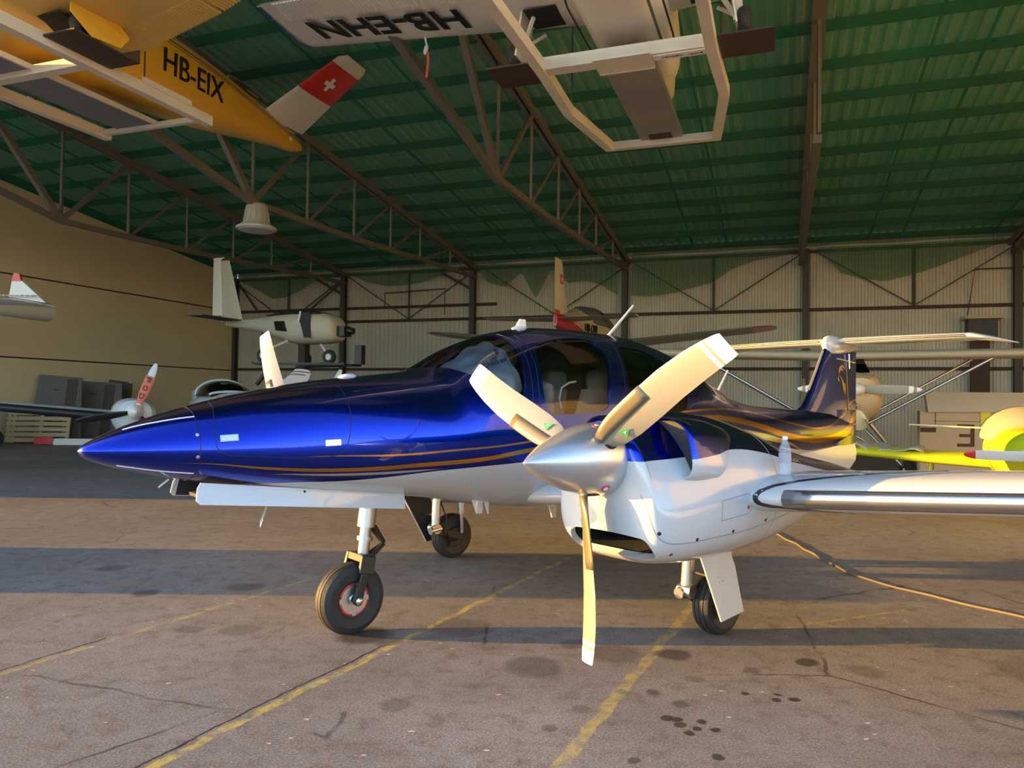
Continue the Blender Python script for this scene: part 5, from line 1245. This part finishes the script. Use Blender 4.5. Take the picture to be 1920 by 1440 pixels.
part('fin', 'tan', TD, lambda m: m.loft(fin_rings([(-4.1, 1.0, 1.1, .06), (-4.6, 2.1, .6, .05)])), ang=60)
wing(TD, 'tan', [(-4.3, -1.5, 1.1, .6, .06), (-4.0, 0, 1.1, .95, .06), (-4.3, 1.5, 1.1, .6, .06)], 'tailplane')

# ---------------------------------------------------------------- lime yellow low-wing aircraft at the right
F0 = Vector((6.86, 9.86, 0))
LY = thing('light_aircraft', 'lime yellow low-wing aircraft with red tipped propeller under a pale canopy cover', 'aircraft', F0, -pi/2-radians(30))
fus(LY, 'lime', [(.98, .98, .80, .14), (.9, 1.08, .70, .30), (.6, 1.20, .58, .44), (.1, 1.26, .52, .50), (-.6, 1.25, .5, .52), (-2, 1.2, .55, .45), (-5, 1.1, .8, .07)], nu=2.4, nl=2.6)
part('canopy_cover', PM('pale_cover', (.40, .38, .30), .8, var=.15, bump=.3, bs=5), LY, lambda m: m.loft([superring(x, z, 1.0, w, 1.05, n=26) for x, z, w in ((.35, 1.20, .42), (.1, 1.36, .52), (-.4, 1.48, .56), (-1.2, 1.50, .55), (-2.0, 1.3, .48))]))
for s_ in (1, -1):
    wing(LY, 'lime', [(-.1, s_*.3, .70, 1.5, .14), (-.25, s_*1.2, .72, 1.4, .13), (-.45, s_*4.4, .92, 1.05, .12), (-.7, s_*4.6, .93, .7, .1)])
    simple_wheel(LY, (-.9, s_*1.2, .2), .2, .14); part('gear_leg', 'lime', LY, lambda m: m.tube((-.9, s_*1.15, .7), (-.9, s_*1.2, .25), .04))
simple_wheel(LY, (.5, 0, .18), .18, .13); part('nose_leg', 'steel', LY, lambda m: m.tube((.5, 0, .6), (.5, 0, .2), .03))
part('cowl_seam', 'ink', LY, lambda m: m.path([superring(.25, 1.245, .535, .485, .89, 2.4, 2.6, 64)[k] for k in range(34, 56)], .007, 6))
hz = .89
part('spinner', 'lime', LY, lambda m: m.lathe([(.001, 1.32), (.05, 1.28), (.10, 1.18), (.13, 1.05), (.14, .97)], (0, 0, hz), (1, 0, 0), 24))
def lblade(m, r0, r1, s_):
    rr = []
    for i in range(7):
        r = lerp(r0, r1, i/6); hc = .062*sqrt(max(.05, 1-(max(0, r-.55)/.24)**2)) if r > .55 else .062
        rr.append([(1.10+.012*cos(a)+.25*hc*sin(a), s_*r, hz+hc*sin(a)) for a in [2*pi*k/14 for k in range(14)]])
    m.loft(rr)
for s_ in (-1, 1):
    b_ = part('propeller_blade', 'offwhite', LY, lambda m: lblade(m, .06, .66, s_)); part('blade_tip', 'red', b_, lambda m: lblade(m, .66, .785, s_))
part('aerial_rod', 'creamy', LY, lambda m: m.tube((-.5, -.45, 1.18), (-.75, -1.45, 1.20), .012))
cvm = MB(); cvm.grid(lambda a, b: (-.35-.9*b, -1.25-2.4*a, .80+.055*a*2.4+.05*sin(b*pi)+.03*sin(a*19+b*4)+.02*sin(a*37)), 40, 8)
WC = cvm.build('wing_cover', PM('crumpled_sheet', (.42, .41, .36), .8, var=.15), None, flip=False, solid=.01); WC.location = F0; WC.rotation_euler = (0, 0, -pi/2-radians(30)); tag(WC, 'crumpled pale cover sheet lying on the lime yellow wing', 'sheet')

# ---------------------------------------------------------------- stored white wing panel with dark red letter
G0 = Vector((9.85, 15.9, 0))
SP = thing('stored_wing_panel', 'off-white aircraft wing panels stood on edge with a dark red mirrored letter', 'panel', G0, radians(-4))
M['maroon'] = PM('dark_red_paint', (.06, .012, .015), .5)
part('main_panel', 'pale', SP, lambda m: m.prism([(-1.12, 0, 0), (2.4, 0, 0), (2.4, 0, 1.40), (-1.12, 0, 1.37)], (0, .12, 0)), smooth=False)
part('upper_panel', 'offwhite', SP, lambda m: m.prism([(-1.0, -.12, 1.35), (2.4, -.12, 1.40), (2.4, .2, 1.80), (-.92, .2, 1.78)], (0, .1, .0)), smooth=False)
part('yellow_band', 'lime', SP, lambda m: m.box((.22, -.008, 1.12), (.2, .012, .5)), smooth=False)
for z, h in ((1.06, .025), (.97, .10)): part('stripe', 'ink', SP, lambda m: m.box((-.95, -.006, z), (.32, .012, h)), smooth=False)
part('painted_letter', 'maroon', SP, lambda m: (m.box((-.04, -.008, .86), (.075, .012, .47)), [m.box((-.18, -.008, z), (.34 if abs(z-.86) > .05 else .25, .0125, .065)) for z in (1.065, .86, .655)]), smooth=False)
part('panel_joint', 'ink', SP, lambda m: (m.box((-.80, -.004, 1.22), (.012, .01, .26)), m.box((-.3, -.004, 1.16), (1.1, .01, .008))), smooth=False)
# ---------------------------------------------------------------- white twin at the left
H0 = Vector((-6.14, 15.9, 0)); RZH = radians(-60)
WT = thing('twin_engine_aircraft', 'white twin-engine aircraft with an orange-red cover on its propeller blade', 'aircraft', H0, RZH)
M['tealwhite'] = PM('cool_white_paint', (.52, .56, .56), .3, coat=.4, var=.04)
fus(WT, 'tealwhite', [(2.6, 1.25, 1.05, .12), (2.3, 1.38, .9, .32), (1.5, 1.5, .78, .48), (.8, 1.55, .7, .56), (0, 1.58, .66, .6), (-1.5, 1.5, .7, .5), (-5, 1.35, 1.1, .08)])
cg = part('canopy', 'smoke', WT, lambda m: m.loft([superring(x, z, 1.4, w, 1.5, n=24) for x, z, w in ((.95, 1.56, .40), (.6, 1.72, .48), (.1, 1.80, .52), (-.5, 1.80, .5), (-1.0, 1.62, .42))]))
for x, z, w in ((.96, 1.57, .41), (-.2, 1.825, .53), (-1.02, 1.63, .43)): part('canopy_frame', 'tealwhite', cg, lambda m: m.path([(x, w*cos(a), 1.5+(z-1.5)*sin(a)) for a in [pi*k/14 for k in range(15)]], .025, 8))
WW = [(.55, 0, .95, 1.4, .15), (.55, 1.7, 1.02, 1.35, .15), (.4, 6.3, 1.45, .9, .13), (.1, 6.6, 1.5, .5, .1)]
for s_ in (1, -1):
    w_ = wing(WT, 'tealwhite', [(a, s_*y, z, c, t) for a, y, z, c, t in WW])
    part('deice_boot', 'black', w_, lambda m: m.path([(.56, s_*2.15, 1.055), (.535, s_*3.2, 1.155), (.41, s_*6.2, 1.44)], [.085, .08, .06], 12))
    nac_ = part('nacelle', 'tealwhite', WT, lambda m: m.loft([superring(x, zt, zb, w, 1.12, 2.3, 2.4, 28) for x, zt, zb, w in ((1.42, 1.28, 1.0, .15), (1.38, 1.38, .82, .28), (1.2, 1.42, .75, .36), (.6, 1.42, .72, .38), (0, 1.3, .8, .32), (-.8, 1.1, .95, .08))]))
    nac_.location = (0, s_*1.75, 0)
    part('air_inlet', 'dark', nac_, lambda m: m.loft([superring(1.36, 1.30, 1.20, .16, 1.25, 3, 3, 16), superring(1.30, 1.34, 1.24, .22, 1.29, 3, 3, 16)]))
    part('spinner', 'grimy', nac_, lambda m: m.lathe([(.001, 1.75), (.05, 1.70), (.12, 1.58), (.155, 1.42)], (0, 0, 1.17), (1, 0, 0), 24))
    for k in range(3):
        an = radians(20)+k*2*pi/3; d_ = Vector((0, sin(an), cos(an)))
        def tb(m, r0, r1, gw=1.0):
            lt = Vector((.5, d_.z*.86, -d_.y*.86)); rr = []
            for i in range(7):
                r = lerp(r0, r1, i/6); hc = gw*.075*min(1, (.3+r*2))*sqrt(max(.1, 1-(max(0, r-.7)/.28)**2)); rr.append([tuple(Vector((1.5, 0, 1.17))+d_*r+lt*hc*cos(a)+lt.cross(d_)*.02*gw*sin(a)) for a in [2*pi*q/12 for q in range(12)]])
            m.loft(rr)
        b_ = part('propeller_blade', 'tealwhite' if k == 0 else 'black', nac_, lambda m: tb(m, .1, .95))
        if k == 0 and s_ < 0:
            part('blade_cover', PM('orange_red_cover', (.62, .13, .06), .6), nac_, lambda m: tb(m, .16, .70, 1.25))
            lt = Vector((.5, d_.z*.86, -d_.y*.86)).normalized(); nrm_ = lt.cross(d_).normalized(); nrm_ = nrm_ if nrm_.x > 0 else -nrm_
            for q, ch in enumerate('FOD'):
                fit_text('cover_lettering', ch, 'ink', nac_, Vector((1.5, 0, 1.17))+d_*(.62-.16*q)+nrm_*.035, -d_, lt if lt.cross(-d_).dot(nrm_) < 0 else -lt, .10, .085, .004)
    simple_wheel(WT, (-.1, s_*1.5, .2), .2, .14); part('gear_leg', 'tealwhite', WT, lambda m: m.tube((-.1, s_*1.5, .9), (-.1, s_*1.5, .25), .04))
simple_wheel(WT, (1.9, 0, .2), .2, .13); part('nose_leg', 'steel', WT, lambda m: m.tube((1.8, 0, .9), (1.9, 0, .22), .04))
part('fin', 'tealwhite', WT, lambda m: m.loft(fin_rings([(-4.0, 1.25, 1.2, .08), (-4.5, 1.62, .9, .08)])), ang=60)

# ---------------------------------------------------------------- tail of another machine high at the left
J0 = Vector((-9.0, 14.0, 0))
TJ = thing('hanging_aircraft', 'white tail with ribbed elevator and red fin tip hung in front of the ochre wall', 'aircraft', J0, 0, group='aircraft hung on lifts')
part('tailplane', 'offwhite', TJ, lambda m: m.loft([[(x+.0, .25+c_*yy, z+t*yy2) for yy, yy2 in ((-1, 0), (-.6, -.55), (.2, -.8), (1, -.1), (.4, .7), (-.6, .6))] for x, z, c_, t in ((-3.4, 3.28, .5, .08), (-.35, 3.22, .42, .07), (.18, 3.16, .16, .02))]), ang=30)
for k in range(12):
    part('rib', 'offwhite', TJ, lambda m: m.beam((-1.1+.1*k, -.12, 3.30), (-1.15+.1*k, .3, 3.36), .02, .02), smooth=False)
part('fin', 'offwhite', TJ, lambda m: m.prism([(-.55, .1, 3.3), (.15, .1, 3.2), (-.32, .1, 3.62), (-.5, .1, 3.60)], (0, .05, 0)), smooth=False)
part('fin_tip', 'red', TJ, lambda m: m.prism([(-.5, .09, 3.60), (-.32, .09, 3.60), (-.36, .09, 3.74), (-.46, .09, 3.76)], (0, .07, 0)), smooth=False)
part('boom', 'offwhite', TJ, lambda m: m.tube((-3.4, .3, 3.35), (-3.2, 5.5, 3.6), .08, .25))
for x in (-3.2, -1.6): part('cable', 'steel', TJ, lambda m: m.tube((x, .3, 3.3), (x, .3, 8.6), .012, n=6))

# ---------------------------------------------------------------- clutter along the left wall
def wp(u, v, z=0): return hw(u, v, z)
RW = RZ_D          # along the wall
def pallet(loc, rot, label, w=1.6, h=1.1):
    T = thing('pallet', label, 'pallet', loc, group='wooden pallets'); T.rotation_euler = rot
    for i in range(7): part('slat', 'wood', T, lambda m: m.box((0, -.05, .08+i*(h-.14)/6), (w, .02, .115)), smooth=False)
    for x in (-w/2+.06, 0, w/2-.06): part('bearer', 'wood', T, lambda m: m.box((x, .015, h/2), (.1, .09, h)), smooth=False)
    return T
for du, dv, rr, lab in ((1.55, 10.1, .0, 'pale wooden pallet leaning on edge in front of another, below the black-edged wing'), (1.25, 10.0, .04, 'pale wooden pallet leaning behind a nearer pallet by the ochre wall')):
    p_ = wp(du, dv); pallet((p_.x, p_.y, .02), (radians(-12), 0, RW-pi/2+rr+.5), lab)
def sheet(u, v, w, h, mat, lean, label, rz=.35, cut=.0):
    p_ = wp(u, v); T = thing('leaning_panel', label, 'panel', (p_.x, p_.y, .0), group='old panels leaning on the wall'); T.rotation_euler = (radians(-lean), 0, RW-pi/2+rz)
    part('board', mat, T, lambda m: m.prism([(-w/2, 0, .01), (w/2, 0, .01), (w/2-cut, 0, h), (-w/2+cut*.3, 0, h*1.04)], (0, .05, 0)), smooth=False)
    part('edge_strip', 'tarp2', T, lambda m: m.box((w*.2, -.012, h*.5), (.3, .02, h*.95)), smooth=False)
    part('handle_slot', 'ink', T, lambda m: m.box((-w*.1, -.012, h*.8), (.16, .02, .03)), smooth=False)
sheet(1.15, 9.3, 1.5, 2.05, 'tarp', 14, 'tall grey board with dark strip leaning on the ochre wall behind the pallets', .5, .2)
sheet(1.3, 8.1, 1.7, 1.9, 'tarp', 14, 'wide grey board leaning on the ochre wall beside the white twin', .5, .15)
sheet(1.1, 7.0, 1.0, 1.95, 'tarp2', 12, 'narrow brown board leaning at the end of the row of grey boards', .5, .3)
p_ = wp(2.9, 9.9)
BM = thing('aluminium_beam', 'long pale metal beam lying on the floor before the pallets', 'beam', (p_.x, p_.y, 0), RZ_D-pi/2+.45)
part('beam', 'offwhite', BM, lambda m: (m.box((.6, 0, .05), (2.6, .12, .1)), m.box((.6, .0, .14), (2.6, .06, .08))), smooth=False)
part('end_block', 'red', BM, lambda m: m.box((-.95, 0, .12), (.5, .16, .2)), smooth=False)
p_ = wp(1.6, 12.2)
YM = thing('yellow_tug', 'yellow towing machine with black wheel beside the pallets', 'machine', (p_.x, p_.y, 0), RZ_D)
part('body', 'yellow', YM, lambda m: (m.box((0, 0, .65), (1.2, .8, .7)), m.box((.3, 0, 1.05), (.6, .8, .3))), smooth=False, bevel=.04)
for sx in (-.4, .4):
    for sy in (-.45, .45): simple_wheel(YM, (sx, sy, .24), .24, .16)
part('mudguard', 'black', YM, lambda m: m.box((.0, -.42, .32), (1.25, .06, .1)), smooth=False)

# ---------------------------------------------------------------- wall bracket lamp, hose, and an added, unseen block that shades the apron
p_ = hw(27.6, .25, 4.05)
BR = thing('wall_fan', 'black boxed ventilator with tan hood on the back wall under the tailplane tip', 'ventilator', p_, -AL)
part('box', 'black', BR, lambda m: m.box((0, -.2, -.3), (.75, .5, .62)), smooth=False); part('hood', 'tan', BR, lambda m: m.box((0, -.25, .05), (1.0, .7, .08)), smooth=False)
part('bracket', 'rust', BR, lambda m: m.box((0, -.05, -1.6), (.5, .12, 2.4)), smooth=False)
hs = MB(); pts = [(2.9, 9.6), (3.0, 9.1), (3.02, 8.0), (2.98, 7.0), (3.0, 6.5), (3.12, 6.15), (3.29, 5.83), (3.47, 5.52), (3.64, 5.26), (3.9, 4.9), (4.4, 4.2)]
cx_ = pchip([p[1] for p in pts[::-1]], [p[0] for p in pts[::-1]])
hs.path([(cx_(4.2+5.4*i/60)+.012*sin(i*1.1), 4.2+5.4*i/60, .008) for i in range(61)], .009, 8)
tag(hs.build('ground_cable', PM('dusty_cable', (.16, .12, .07), .7)), 'dusty cable lying across the apron behind the wing', 'cable')
CB = thing('unseen_shade_block', 'low grey block out of view, added to cast a band of shade on the apron', 'barrier', (-8.6, 6.35, 0))  # made-up block outside the view, sized to throw the shade band across the apron
part('block', PM('shade_block_grey', (.30, .29, .27), .85, var=.2, bump=.3), CB, lambda m: m.prism([(-.35, -.82, 0), (.35, -.82, 0), (.2, -.82, .35), (.12, -.82, 1.32), (-.12, -.82, 1.32), (-.2, -.82, .35)], (0, 1.64, 0)), smooth=False)
